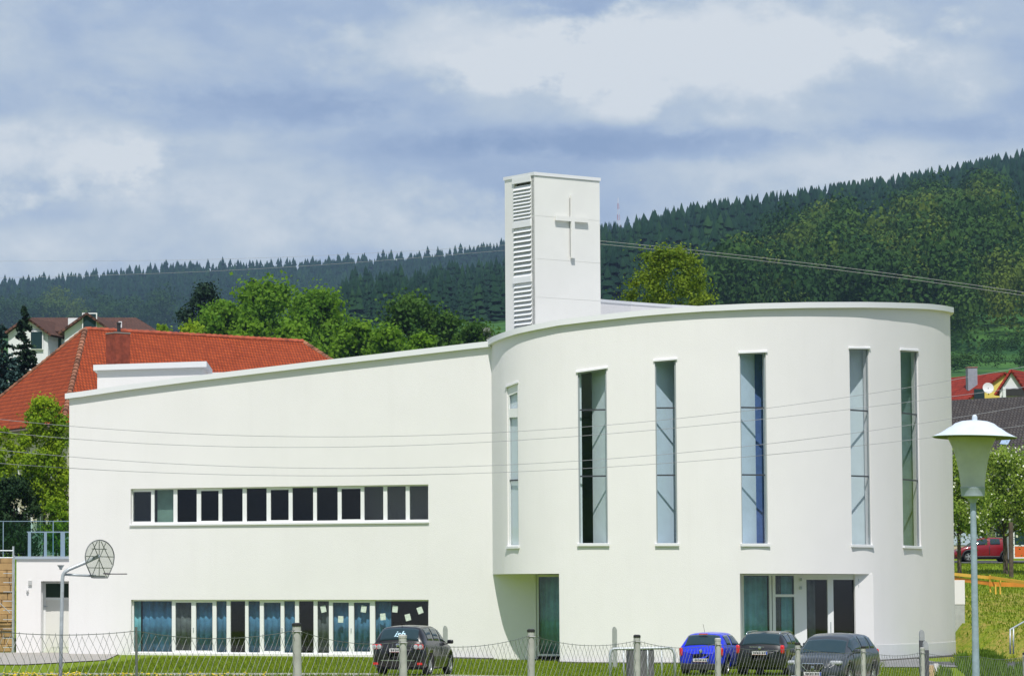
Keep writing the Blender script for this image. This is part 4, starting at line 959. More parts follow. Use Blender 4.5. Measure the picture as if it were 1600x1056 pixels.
# red car on the street behind the slope, seen from the side
def ex_red(e, G):
    for wx in (.75, 3.25):
        for sg in (1, -1):
            mb = MB(); pts = [(wx+.43*math.cos(t), sg*.885, .33+.43*math.sin(t)) for t in np.linspace(-.1, math.pi+.1, 14)]; mb.tube(pts, .055, 6); mb.build('wheel_arch_trim', BLACKP, e, smooth='all')
c5 = make_car('red_car', 'dark red high riding hatchback with black sills on the street above the grass slope', hatch(4.1, .87, 1.60, belt=1.02, slope=.35, hood=1.0, nose=.75), RED_, (.75, 3.25), .34, ((.5, 1.0), (1.12, 1.85), (1.97, 2.75)),
     rear=(.12, .44, 7.2), front=(2.85, 3.25, 7.2), lower=(.2, 3.9), tails=((.01, .73, .98, .12, .14, .34, LRED),), heads=((3.9, .63, .76, .25, .3, .14, LWHITE),), extra=ex_red, group='x')
del c5['group']
q = P(1586, 878, 212); c5.location = (q.x, 212, P(1550, 877.5, 212).z); c5.rotation_euler = (0, 0, R(180))
sheet('street', [((50, 208), (50, 216)), ((62, 208), (62, 216)), ((90, 208), (90, 216))], ASPH, .05)
# orange and white trailer cut by the frame edge
q = P(1584, 868, 208); e = empty('sales_trailer', (q.x, 208, P(1584, 878, 208).z), 0, 'white framed trailer with an orange lower panel, cut by the right edge', 'trailer')
def zq(py): return P(0, py, 208).z-e.location.z
mb = MB(); mb.box((0, 0, zq(872)), (3.2, 1.8, zq(872)+.08)); mb.box((0, 0, zq(872)+.08), (.07, 1.8, zq(828))); mb.box((.07, 0, zq(853)), (3.2, .05, zq(851))); mb.box((0, 0, zq(828)), (3.2, 1.8, zq(828)+.08)); mb.build('frame', FRAME, e)
mb = MB(); mb.box((.07, .01, zq(872)+.08), (3.2, .04, zq(853))); mb.build('orange_panel', mat('orange_panel', (.62, .12, .02), .5), e)
mb = MB(); mb.box((.07, .02, zq(851)), (3.2, .04, zq(828))); mb.build('window', CGLASS, e)
mb = MB(); mb.lathe([(.28, -.1), (.3, -.05), (.3, .05), (.28, .1)], n=20, M=Matrix.Translation((1.9, .3, .3)) @ Matrix.Rotation(R(90), 4, 'X')); mb.build('wheel', RUBBER, e)

# ------------------------------------------------------------------ chain link fence in front
fence = empty('chain_link_fence', (1.0, 31, gz(1, 31)), 0, 'sagging chain link fence on round grey posts across the foreground', 'fence')
fx0, fy0 = (463-PPX)/F*31, 31.; fx1, fy1 = (1437-PPX)/F*46.5, 46.5
def fence_pt(px):
    t = (px-PPX)/F; dx, dy = fx1-fx0, fy1-fy0; s = (t*fy0-fx0)/(dx-t*dy); return fx0+s*dx, fy0+s*dy
FP = [(-62, 972, 9), (213, 979, 3), (463, 978, 14), (628, 996, 12.5), (828, 987, 11.5), (993, 995.5, 10.5), (1119, 1000.5, 9.5), (1243, 1007, 8.5), (1345, 1012.5, 7.5), (1437, 1014.5, 7), (1520, 1020, 3), (1597, 1022, 8), (1665, 1026, 7)]
fl = fence.location; tops = []
for i, (px, py, w) in enumerate(FP):
    x, y = fence_pt(px); zt = P(0, py, y).z; zg_ = gz(x, y); r_ = w/2/F*y if w > 5 else .012
    tops.append((x, y, zt)); lean = random.uniform(-.02, .02)
    mb = MB(); mb.tube([(x-fl.x+lean, y-fl.y, zg_-fl.z-.2), (x-fl.x, y-fl.y, zt-fl.z)], r_, 12)
    po = mb.build('post', CONC if w > 5 else WIRE, fence, smooth=True)
    if w > 5:
        mb = MB(); mb.lathe([(r_*1.08, 0), (r_*1.08, .025), (r_*.7, .035)], (x-fl.x, y-fl.y, zt-fl.z), 12); mb.build('cap', BLACKP if i % 3 else CONC, po)
        mb = MB(); mb.tube([(x-fl.x-r_*1.1, y-fl.y-r_, zt-fl.z-.05), (x-fl.x+r_*1.1, y-fl.y-r_, zt-fl.z-.05)], .006, 5); mb.build('wire_clip', WIRE, po)
topw = []; SG = [.05, .075, .07, .09, .085, .07, .06, .05, .06, .04, .05, .05]
def top_line(x0, y0, z0, x1, y1, z1, sg, k, n): 
    t = k/n; return Vector((x0+(x1-x0)*t, y0+(y1-y0)*t, z0+(z1-z0)*t-.035-sg*4*t*(1-t)))
mesh_mb = MB(); CW = .105
for i in range(len(FP)-1):
    a, b = tops[i], tops[i+1]; Ls = math.hypot(b[0]-a[0], b[1]-a[1]); n = max(2, int(round(Ls/CW)))
    row = [top_line(*a, *b, SG[i], k, n) for k in range(n+1)]
    topw += [Vector(v)-fl for v in row[(1 if i else 0):]]
    ch = .145
    zg0 = min(gz(a[0], a[1]), gz(b[0], b[1]))
    rows = int(1.25/ch*2)
    def node(k, j):     # hooked zigzag wire nodes
        t = k/n; kk = int(min(max(k, 0), n)); fr = k-kk
        p = row[kk] if kk >= n else row[kk].lerp(row[kk+1], fr)
        w1 = .012*math.sin(k*1.7+i)+.010*math.sin(j*1.1+k*.6)
        return Vector((p.x+w1*.46, p.y+w1*.89, p.z-.012-j*ch/2-.006*math.sin(k*2.3+j)))-fl
    for k in range(n):
        pts = [node(k+.5*(j % 2)-(.0), j) for j in range(rows)]
        pts2 = [node(k+1-.5*(j % 2), j) for j in range(rows)]
        for p_ in (pts, pts2):
            c = p_[0]; p0 = c+Vector((0, 0, .022)); mesh_mb.tube([p0]+p_, .0021, 3, cap=False)
mesh_mb.build('wire_mesh', WIRE, fence)
mb = MB(); mb.tube(topw, .0032, 5); mb.build('top_wire', WIRE, fence)

# ------------------------------------------------------------------ street lamp
YL = 25.0; qx = P(1525, 1056, YL).x; zgl = gz(qx, YL)
lampe = empty('street_lamp', (qx, YL, zgl), 0, 'tall street lamp with a flared translucent shade and wide pale lid', 'street lamp')
def zl(py): return P(0, py, YL).z-zgl
LB_ = mat('lamp_pole_paint', (.30, .38, .46), .5, var=.10, vscale=14, bump=.1); LIDM = mat('lamp_lid', (.60, .67, .76), .4, var=.05, vscale=9, bump=.05, bscale=14)
SHD = mat('lamp_shade_plastic', (.80, .80, .80), .35, var=.08, vscale=10)
u_ = YL/F
mb = MB(); mb.lathe([(7.5*u_, -.3), (7.2*u_, .2), (5.2*u_, zl(1000)), (4.6*u_, zl(800)), (4.4*u_, zl(778))], n=20); mb.build('pole', LB_, lampe, smooth=True)
mb = MB(); mb.lathe([(4.4*u_, zl(786)), (8*u_, zl(779)), (17.5*u_, zl(775)), (18.5*u_, zl(764)), (19*u_, zl(763)), (19*u_, zl(761))], n=28); mb.build('collar', mat('collar', (.36, .42, .50), .45, var=.08, vscale=12), lampe, smooth=True)
mb = MB(); mb.lathe([(18*u_, zl(762)), (18.5*u_, zl(756)), (20.5*u_, zl(740)), (23.5*u_, zl(722)), (28*u_, zl(704)), (34*u_, zl(690)), (40*u_, zl(679)), (41*u_, zl(676))], n=36); sh_ = mb.build('lamp_shade', SHD, lampe, smooth=True)
LX = 3*u_
mb = MB(); mb.lathe([(64*u_, 0), (65*u_, .004), (50*u_, 8*u_), (40*u_, 15*u_), (36*u_, 17*u_), (30*u_, 22*u_), (20*u_, 25.5*u_), (8*u_, 27*u_), (4*u_, 27*u_), (4.2*u_, 31*u_), (3.6*u_, 34*u_), (1.5*u_, 36*u_)], n=44)
lid = mb.build('lid', LIDM, lampe, smooth=True); lid.location = (.02, 0, zl(683.5)); lid.rotation_euler = (0, R(1.5), 0)
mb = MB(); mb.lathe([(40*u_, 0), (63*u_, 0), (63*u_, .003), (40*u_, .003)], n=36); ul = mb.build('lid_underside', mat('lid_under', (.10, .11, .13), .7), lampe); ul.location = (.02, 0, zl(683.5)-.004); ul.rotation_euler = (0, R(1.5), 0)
mb = MB(); mb.lathe([(15*u_, zl(761)), (14*u_, zl(754)), (10*u_, zl(748)), (4*u_, zl(745))], n=24); mb.build('inner_dome', LIDM, lampe, smooth=True)
# make the shade translucent plastic
t = SHD.node_tree; b = t.nodes['Principled BSDF']; tr = nd(t, 'ShaderNodeBsdfTranslucent', ins={0: (.62, .66, .62, 1)}); ms = nd(t, 'ShaderNodeMixShader', ins={0: .35}); ms2 = nd(t, 'ShaderNodeMixShader', ins={0: .22}); tp = nd(t, 'ShaderNodeBsdfTransparent')
t.links.new(b.outputs[0], ms.inputs[1]); t.links.new(tr.outputs[0], ms.inputs[2]); t.links.new(ms.outputs[0], ms2.inputs[1]); t.links.new(tp.outputs[0], ms2.inputs[2]); t.links.new(ms2.outputs[0], t.nodes['Material Output'].inputs[0])

# ------------------------------------------------------------------ basketball hoop
YB = 85.; q = P(96.5, 1056, YB); zgb = gz(q.x, YB)
bh = empty('basketball_hoop', (q.x, YB, zgb), 0, 'bent pole basketball hoop with a fan shaped backboard near the left end', 'basketball hoop')
def bq(px, py, dy=0):
    v = P(px, py, YB+dy); return Vector((v.x-q.x, dy, v.z-zgb))
p0 = bq(94, 1056); p0.z = -.1
mb = MB(); mb.tube([p0, bq(96, 980), bq(97.5, 905), bq(98.5, 898), bq(101.5, 893), bq(108, 889), bq(133, 878.5, .2), bq(155, 868, .35)], .05, 12); mb.build('pole', GALV, bh, smooth='all')
mb = MB(); mb.tube([bq(99, 897), bq(150, 899.5, .35)], .032, 8); mb.build('lower_arm', GALV, bh, smooth='all')
mb = MB(); a = bq(95, 884.5); mb.lathe([(.03, -.09), (.05, -.03), (.09, .02), (.10, .035), (.02, .036)], (a.x-.0, 0, a.z), 14); mb.build('cone_cap', GALV, bh)
BBm = mat('backboard_grey', (.20, .21, .20), .6); PERF = glassmat('perforated_sheet', (.86, .87, .86), .8)
# board plane: runs mostly into depth, seen obliquely from behind
C0 = bq(156, 875, .35); bd = Vector((math.cos(R(62)), math.sin(R(62)), 0)); 
out = []
W2 = .78
for t_ in np.linspace(0, math.pi, 17): out.append((W2*math.cos(t_), .12+.42*math.sin(t_)))
shape = [(W2*math.cos(t_)*1.0, .08+.46*math.sin(t_)) for t_ in np.linspace(0, math.pi, 17)]+[(-.72, -.12), (-.42, -.46), (.42, -.46), (.72, -.12)]
nrmB = Vector((-bd.y, bd.x, 0))
def bp(u, v, o=0): return C0+bd*u+Vector((0, 0, v))+nrmB*o
mb = MB(); ring = [bp(u, v) for u, v in shape]; mb.tube(ring+ring[:1], .017, 6)
fr_ = mb.build('backboard', BBm, bh)
mb = MB(); k = len(ring); mb.v = [tuple(bp(u*.98, v*.98, -.008)) for u, v in shape]+[tuple(bp(u*.98, v*.98, .008)) for u, v in shape]; mb.f = [tuple(range(k)), tuple(range(2*k-1, k-1, -1))]+[(i, (i+1) % k, k+(i+1) % k, k+i) for i in range(k)]
mb.build('board_sheet', PERF, fr_)
mb = MB()
for (a, b) in (((-.76, .1), (.76, .1)), ((-.62, -.2), (.62, -.2)), ((-.42, -.46), (.35, .46)), ((.42, -.46), (-.35, .46)), ((-.4, .3), (.4, .3)), ((0, .54), (0, -.46)), ((-.7, -.1), (-.1, .5)), ((.7, -.1), (.1, .5))):
    mb.tube([bp(*a, .02), bp(*b, .02)], .011, 5)
mb.build('board_ribs', BBm, fr_)
mb = MB(); mb.tube([bp(-.3, -.44, .03), bp(.3, -.44, .03)], .04, 6); mb.build('mounting_bar', BBm, bh)
rc = bq(185, 896.2, .1); rim = MB(); rim.tube([(rc.x+.225*math.cos(t_), rc.y+.225*math.sin(t_), rc.z) for t_ in np.linspace(0, 2*math.pi, 25)], .014, 6); a = bq(162, 895.5, .3); rim.tube([a, Vector((rc.x-.22, rc.y+.05, rc.z))], .022, 6)
rim.build('rim', mat('rim_paint', (.10, .09, .10), .5), bh)
mb = MB(); mb.tube([(rc.x+.1, rc.y-.2, rc.z), (rc.x+.06, rc.y-.18, rc.z-.22), (rc.x+.02, rc.y-.17, rc.z-.34)], .004, 4); mb.build('net_remnant', FRAME, bh)

# ------------------------------------------------------------------ marker posts, railing, bin
def marker(px, pyt, w, pyb, Y, lab, dark=None, tilt=0):
    x = P(px, 1000, Y).x; zt = P(0, pyt, Y).z; z0 = gz(x, Y)-.05; ww = w/F*Y
    e = empty('marker_post', (x, Y, z0), R(8), lab, 'marker post', 'flat marker posts with rounded tops'); h = zt-z0
    zb_ = 0 if dark is None else P(0, dark, Y).z-z0
    prof = [(-ww/2, zb_), (ww/2, zb_)]+[(ww/2*math.cos(t), h-ww*.9+ww*.9*math.sin(t)*(1-.25*math.cos(t))) for t in np.linspace(0, math.pi, 9)]
    mb = MB(); k = len(prof); mb.v = [(u, -.03, v) for u, v in prof]+[(u, .03, v) for u, v in prof]; mb.f = [tuple(range(k)), tuple(range(2*k-1, k-1, -1))]+[(i, (i+1) % k, k+(i+1) % k, k+i)[::-1] for i in range(k)]
    mb.build('top', mat('marker_grey', (.33, .35, .34), .7, var=.1, vscale=8), e)
    if dark is not None: mb = MB(); mb.box((-ww/2-.004, -.034, 0), (ww/2+.004, .034, zb_)); mb.build('base', mat('marker_dark', (.07, .075, .08), .8), e)
marker(696, 977, 7, 1030, 118, 'grey marker post beside the black lettered hatchback')
marker(960.5, 978.5, 7, 1028, 122, 'grey marker post standing on the lawn left of the metal railing')
marker(1440.5, 983, 7.5, 1060, 78, 'taller of the two adjoining marker posts near the lamp', 1000)
marker(1446, 1001, 8.5, 1060, 72, 'shorter of the two adjoining marker posts near the lamp', 1015)
def tube_obj(name, pts, r, m, par=None, n=8): mb = MB(); mb.tube(pts, r, n); return mb.build(name, m, par, smooth='all')
YR = 96; qa = P(955, 1056, YR); zr = gz(qa.x, YR); e = empty('metal_railing', (qa.x, YR, zr), 0, 'bent tube metal railing with upright bars in front of a grey box', 'railing')
def rq(px, py): v = P(px, py, YR); return (v.x-qa.x, 0, v.z-zr)
tube_obj('top_rail', [(rq(953.5, 1056)[0], 0, -.1), rq(953.5, 1022), rq(955, 1016), rq(959, 1013), rq(1046, 1011.5), rq(1051, 1014), rq(1054, 1021), (rq(1055, 1056)[0], 0, -.1)], .045, GALV, e)
for px in (974.5, 1012, 1034): x = rq(px, 1030)[0]; tube_obj('bar', [(x, 0, -.1), (x, 0, rq(px, 1012.5)[2])], .022, GALV, e)
YX = 99; qb = P(1003, 1056, YX); zb0 = gz(qb.x, YX); zt = P(0, 1011, YX).z-zb0; wv = 39/F*YX/2
e = empty('grey_bin', (qb.x, YX, zb0), 0, 'square dark grey storage box behind the metal railing', 'box')
mb = MB(); mb.box((-wv, 0, -.05), (wv, .7, zt-.06)); mb.build('body', mat('bin_grey', (.10, .105, .10), .7, var=.15, vscale=6), e, bevel=.02)
mb = MB(); mb.box((-wv-.02, -.03, zt-.058), (wv+.02, .72, zt)); mb.build('lid', mat('bin_lid', (.07, .075, .075), .6), e, bevel=.02)
for k in (-.33, 0.0, .33): mb = MB(); mb.box((k*wv*2-.012, -.012, .05), (k*wv*2+.012, 0, zt-.1)); mb.build('rib', mat('bin_rib', (.16, .16, .16), .6), e)
# bright post at right frame edge, low wall block, handrail, barrier boards, kerb
YW = 60; x = P(1597, 1030, YW).x
# barrier of orange boards on stakes across the slope
e = empty('board_barrier', (P(1540, 910, 160).x, 160, 0), 0, 'orange and yellow board barrier on stakes across the grass slope', 'barrier')
ORG = mat('orange_board', (.66, .26, .035), .6, var=.12, vscale=2); YEL = mat('yellow_board', (.75, .46, .07), .6, var=.1, vscale=2)
def plank(nm, px0, py0, px1, py1, h, Y0, Y1, m):
    a, b = P(px0, py0, Y0), P(px1, py1, Y1); hh = h/F*Y0/2; mb = MB(); o = e.location
    f0 = [(a.x-o.x, a.y-160-.02, a.z-hh), (b.x-o.x, b.y-160-.02, b.z-hh), (b.x-o.x, b.y-160+.02, b.z-hh), (a.x-o.x, a.y-160+.02, a.z-hh)]
    mb.hexa(f0, [(u, v, w+2*hh) for u, v, w in f0]); mb.build(nm, m, e)
plank('board', 1484, 896, 1545, 902, 5, 158, 160, YEL); plank('board', 1545, 901, 1606, 911, 4.5, 160, 157, YEL); plank('board', 1545, 900, 1606, 909, 2.5, 162.5, 163, YEL)
plank('board', 1484, 903, 1545, 911, 6, 158.1, 160.1, ORG); plank('board', 1545, 912, 1606, 913.5, 7, 159.9, 158.9, ORG)
for px, y0, y1, Y in ((1546.5, 898, 925, 160), (1562, 903, 928, 159.3), (1555, 912, 928, 159.5)):
    a, b = P(px, y0, Y), P(px, y1, Y); o = e.location; mb = MB(); mb.cbox((a.x-o.x, a.y-160-.06, (a.z+b.z)/2), (.07, .05, a.z-b.z)); mb.build('stake', YEL, e)
YQ = 149.; a = P(1480, 906, YQ); b = P(1508, 944, YQ); e = empty('garden_wall', (a.x, YQ, 0), 0, 'short white wall block on a grey footing right of the round end', 'wall')
mb = MB(); mb.box((0, 0, b.z), (b.x-a.x, 2.5, a.z)); mb.build('block', WHITE, e, bevel=.01); mb = MB(); mb.box((.02, .02, 0), (b.x-a.x-.02, 2.4, b.z)); mb.build('footing', mat('footing', (.42, .44, .42), .9, var=.1), e)
YH = 127; a = P(1579, 1022, YH); e = empty('handrail', (a.x, YH, gz(a.x, YH)), 0, 'slanting steel handrail rising at the foot of the grass slope', 'handrail')
def hq(px, py, Y=YH): v = P(px, py, Y); return (v.x-e.location.x, v.y-YH, v.z-e.location.z)
tube_obj('rail', [hq(1578.5, 1021), hq(1578.5, 983), hq(1600, 971, 130), hq(1625, 957, 134)], .035, GALV, e); tube_obj('inner_post', [hq(1583.5, 1021), hq(1583.5, 981)], .03, GALV, e)
mb = MB(); kp = [P(1452, 1033, 0+GY(1033)), P(1466, 1056, GY(1056))]
KM = mat('kerb_concrete', (.48, .47, .44), .9, var=.1)
a = Vector((P(1462, 1033, GY(1033)).x, GY(1033), 0)); b = Vector((P(1471, 1062, GY(1062)).x, GY(1062), 0))
d = (b-a).normalized(); n = Vector((-d.y, d.x, 0))*.09; za_, zb_ = gz(a.x, a.y), gz(b.x, b.y)
mb.hexa([(a+n)[:2]+(za_-.1,) if False else ((a+n).x, (a+n).y, za_-.1), ((b+n).x, (b+n).y, zb_-.1), ((b-n).x, (b-n).y, zb_-.1), ((a-n).x, (a-n).y, za_-.1)], [((a+n).x, (a+n).y, za_+.12), ((b+n).x, (b+n).y, zb_+.12), ((b-n).x, (b-n).y, zb_+.12), ((a-n).x, (a-n).y, za_+.12)])
ko = mb.build('kerb', KM); tag(ko, kind='structure')
sheet('sand_path', [((P(1446, 1033, GY(1033)).x, GY(1033)), (a.x-.05, GY(1033))), ((P(1450, 1062, GY(1062)).x, GY(1062)), (b.x-.05, GY(1062)))], mat('sandy_path', (.42, .29, .15), .95, var=.2, vscale=4), .05)
# ------------------------------------------------------------------ overhead wires
WM = mat('wire_grey', (.30, .31, .32), .6)
def wire(name, pts, Y, r, lab, m=WM, grp='overhead wires in front of the church'):
    xs = np.array([p[0] for p in pts], float); yv = np.array([p[1] for p in pts], float); co = np.polyfit(xs, yv, min(3, len(pts)-1))
    f_ = lambda x: float(np.polyval(co, min(max(x, -20), 1620))+(0 if -20 <= x <= 1620 else (x-min(max(x, -20), 1620))*np.polyval(np.polyder(co), min(max(x, -20), 1620))))
    q = [P(x, f_(x), Y+(x-800)*.004) for x in np.linspace(-900, 2500, 110)]
    o0 = q[55]; mb = MB(); mb.tube([v-o0 for v in q], r, 5); o = mb.build(name, m, smooth='all'); o.location = o0; tag(o, lab, 'wire', grp); return o
wire('overhead_wire', [(0, 655), (200, 673), (400, 680), (700, 678), (910, 668), (1050, 656), (1330, 617), (1490, 594), (1600, 573)], 58, .0042, 'topmost of the four sagging wires crossing the white front')
wire('overhead_wire', [(0, 675), (200, 691), (430, 698), (700, 693), (910, 683), (1050, 668), (1330, 639), (1490, 617), (1600, 606)], 58, .0042, 'second from top of the four sagging wires crossing the white front')
wire('overhead_wire', [(0, 703), (200, 720), (430, 730), (700, 729), (910, 720), (1050, 709), (1330, 676), (1490, 653), (1600, 635)], 58.4, .0042, 'third from top of the four sagging wires crossing the white front')
wire('overhead_wire', [(0, 724), (200, 735), (430, 743), (700, 741), (910, 732), (1050, 722), (1330, 697), (1490, 680), (1600, 664)], 58.4, .0042, 'lowest of the four sagging wires crossing the white front')
W2M = mat('wire_pale', (.36, .36, .37), .6)
for k, dy in enumerate((0, 5)):
    a = P(-100, 398-12+dy, 330) if False else None
    q = [P(x, 377+dy*(1 if x > 900 else 1)+(x-943)*.094+((x-943)/657)**2*18*(1 if x > 943 else 0), 260) for x in np.linspace(870, 1700, 20)]
    mb = MB(); o0 = q[10]; mb.tube([v-o0 for v in q], .017, 5); o = mb.build('power_line', W2M, smooth='all'); o.location = o0
    tag(o, ('upper' if k == 0 else 'lower')+' of the two close power lines descending right in front of the wooded hill', 'power line', 'power lines over the wooded hill')
for k, (ya, yb_) in enumerate(((408, 383), (434, 391))):
    q = [P(x, ya+(x/790)*(yb_-ya)+8*math.sin(max(0, min(1, x/790))*math.pi), 300) for x in np.linspace(-60, 840, 24)]
    mb = MB(); o0 = q[10]; mb.tube([v-o0 for v in q], .014, 4); o = mb.build('power_line', W2M, smooth='all'); o.location = o0
    tag(o, ('upper' if k == 0 else 'lower')+' of the faint thin power lines left of the belfry', 'power line', 'faint power lines left of the belfry')
# ------------------------------------------------------------------ tiled roofs
def tilemat(name, c1, c2, dark, rs=3.0, cs=4.2, strength=.9):
    m = bpy.data.materials.new(name); m.use_nodes = True; t = m.node_tree; b = t.nodes['Principled BSDF']; b.inputs['Roughness'].default_value = .85; b.inputs['Specular IOR Level'].default_value = .2
    uv = nd(t, 'ShaderNodeUVMap')
    br = nd(t, 'ShaderNodeTexBrick', ins={'Color1': (*c1, 1), 'Color2': (*c2, 1), 'Mortar': (*dark, 1), 'Scale': 1.0, 'Mortar Size': .045, 'Mortar Smooth': .6, 'Bias': 0., 'Brick Width': 1/cs, 'Row Height': 1/rs})
    t.links.new(uv.outputs[0], br.inputs[0])
    tcn = t.nodes.new('ShaderNodeTexCoord'); n = nd(t, 'ShaderNodeTexNoise', ins={'Scale': 1.6, 'Detail': 8, 'Roughness': .8}); t.links.new(tcn.outputs['Object'], n.inputs[0])
    mx = nd(t, 'ShaderNodeMix'); mx.data_type = 'RGBA'; mx.blend_type = 'MULTIPLY'; mx.inputs[0].default_value = .7
    r = nd(t, 'ShaderNodeValToRGB'); r.color_ramp.elements[0].position = .35; r.color_ramp.elements[1].position = .6; r.color_ramp.elements[0].color = (.62, .55, .52, 1); r.color_ramp.elements[1].color = (1, 1, 1, 1)
    t.links.new(n.outputs[0], r.inputs[0]); t.links.new(br.outputs[0], mx.inputs[6]); t.links.new(r.outputs[0], mx.inputs[7]); t.links.new(mx.outputs[2], b.inputs['Base Color'])
    bn = nd(t, 'ShaderNodeBump', ins={'Strength': strength, 'Distance': .04}); bn.invert = False; t.links.new(br.outputs['Fac'], bn.inputs['Height']); bn.invert = True; t.links.new(bn.outputs[0], b.inputs['Normal'])
    return m
def roof_faces(name, faces, m, parent, th=.16):
    "planar roof faces (3-4 points, first two along the eave) with UVs in metres, made solid"
    V = []; Fc = []; UV = []
    for f in faces:
        f = [Vector(p) for p in f]; u = (f[1]-f[0]).normalized(); n = u.cross(f[-1]-f[0]).normalized(); 
        if n.z < 0: n = -n
        v = n.cross(u); 
        if v.z < 0: v = -v
        k = len(V); V += [tuple(p) for p in f]; Fc.append(tuple(range(k, k+len(f)))); UV += [((p-f[0]).dot(u), (p-f[0]).dot(v)) for p in f]
    me = bpy.data.meshes.new(name); me.from_pydata(V, [], Fc); uvl = me.uv_layers.new(name='UVMap')
    for i, uv in enumerate(UV): uvl.data[i].uv = uv
    me.materials.append(m); o = bpy.data.objects.new(name, me); COL.objects.link(o); o.parent = parent
    s = o.modifiers.new('t', 'SOLIDIFY'); s.thickness = th; s.offset = 0
    return o
ORT = tilemat('orange_tiles', (.42, .080, .022), (.33, .058, .018), (.17, .036, .015), 3.4, 5.0, .6); BRT = tilemat('brown_tiles', (.15, .075, .055), (.11, .06, .045), (.05, .03, .025)); GRT = tilemat('grey_slates', (.085, .078, .072), (.06, .056, .055), (.035, .03, .03)); RDT = tilemat('red_tiles', (.36, .045, .025), (.27, .035, .02), (.16, .02, .015))
CREAM = mat('cream_wall', (.62, .56, .42), .9, var=.05, vscale=.6)
# orange hipped house
Ro = P(133, 516, 176); r2 = P(473, 536, 184.7); r2.z = Ro.z
oh = empty('orange_roof_house', (Ro.x, 170, gz(Ro.x, 170)), 0, 'large cream house with a big orange tiled hipped roof and brick chimney', 'house')
o3 = Vector(oh.location); rv = r2-Ro; rvn = rv.normalized(); perp = Vector((rvn.y, -rvn.x, 0))     # towards the camera
ez = P(97, 662, 167).z; hw = 8.6; hip = 8.2
Cn = Ro-rvn*hip*.48+perp*hw; Cn.z = ez; q = P(98, 662, Cn.y); Cn.x = q.x
Dn = r2+rvn*3.6+perp*hw; Dn.z = ez; Bn = Cn-perp*2*hw; En = Dn-perp*2*hw
Bn = P(-75, 652, 181.5); Bn.z = ez
fl_ = lambda v: Vector(v)-o3
roof_faces('roof', [[fl_(Cn), fl_(Dn), fl_(r2), fl_(Ro)], [fl_(Bn), fl_(Cn), fl_(Ro)], [fl_(Dn), fl_(En), fl_(r2)], [fl_(En), fl_(Bn), fl_(Ro), fl_(r2)]], ORT, oh)
RT = mat('ridge_tiles', (.34, .07, .03), .85, var=.35, vscale=2); HT = mat('hip_tiles_weathered', (.24, .10, .055), .9, var=.5, vscale=1.5)
mb = MB()
def ridge(a, b, r, m, nm):
    mb = MB(); a, b = fl_(a), fl_(b); n = int((b-a).length/.38)
    for i in range(n):
        p = a.lerp(b, i/n); q_ = a.lerp(b, (i+1)/n); mb.tube([p+Vector((0, 0, .03)), q_+Vector((0, 0, .06))], [r, r*1.12], 8)
    mb.build(nm, m, oh, smooth=True)
ridge(Ro, r2, .15, RT, 'ridge'); ridge(Ro, Cn, .15, HT, 'hip_ridge'); ridge(Ro, Bn, .14, HT, 'hip_ridge'); ridge(r2, Dn, .14, HT, 'hip_ridge')
ins = lambda v, k=.9: Vector((Ro.x+rv.x/2+(v.x-Ro.x-rv.x/2)*k, 176+rv.y/2+(v.y-176-rv.y/2)*k, 0))-Vector((o3.x, o3.y, 0))
f = [ins(Cn, .955), ins(Dn, .955), ins(En, .955), ins(Bn, .955)]
mb = MB(); mb.hexa([(v.x, v.y, -1.5) for v in f], [(v.x, v.y, ez-o3.z-.06) for v in f]); mb.build('wall', CREAM, oh)
mb = MB(); mb.tube([fl_(Bn)+Vector((0, 0, -.1)), fl_(Cn)+Vector((0, 0, -.1)), fl_(Dn)+Vector((0, 0, -.1))], .12, 6); mb.build('gutter', mat('gutter', (.16, .12, .10), .6), oh)
for i in range(4):      # windows on the end wall
    a = f[3].lerp(f[0], .52+.12*i); d = (f[0]-f[3]).normalized(); n_v = Vector((d.y, -d.x, 0))
    for zc in (2.0, 5.0):
        mb = MB(); c = a+n_v*.03; c.z = zc; M = Matrix(((d.x, n_v.x, 0, c.x), (d.y, n_v.y, 0, c.y), (0, 0, 1, c.z), (0, 0, 0, 1)))
        mb.cbox((0, 0, 0), (1.1, .08, 1.5), M); w_ = mb.build('window', FRAME, oh); mb = MB(); mb.cbox((-.26, .05, 0), (.42, .03, 1.3), M); mb.cbox((.26, .05, 0), (.42, .03, 1.3), M); mb.build('pane', CGLASS, w_)
# chimney
BRK = mat('chimney_brick', (.27, .055, .03), .9, var=.3, vscale=3, bump=.3, bscale=12)
ca = P(184.5, 545, 171.5); ct = P(184.5, 522, 171.5).z
mb = MB(); M = Matrix.Translation(ca-o3) @ Matrix.Rotation(math.atan2(rvn.y, rvn.x), 4, 'Z')
mb.box((-.48, -.45, -2.2), (.48, .45, ct-ca.z), M); ch = mb.build('chimney', BRK, oh)
mb = MB(); mb.box((-.50, -.47, ct-ca.z), (.50, .47, ct-ca.z+.07), M); mb.build('chimney_cap', mat('cap_grey', (.25, .22, .20), .8), ch)
mb = MB(); mb.lathe([(.10, 0), (.10, .45), (.13, .46), (.13, .55)], (0.05, 0, ct-ca.z+.08), 12, M); mb.build('flue_pipe', BLACKP, ch)
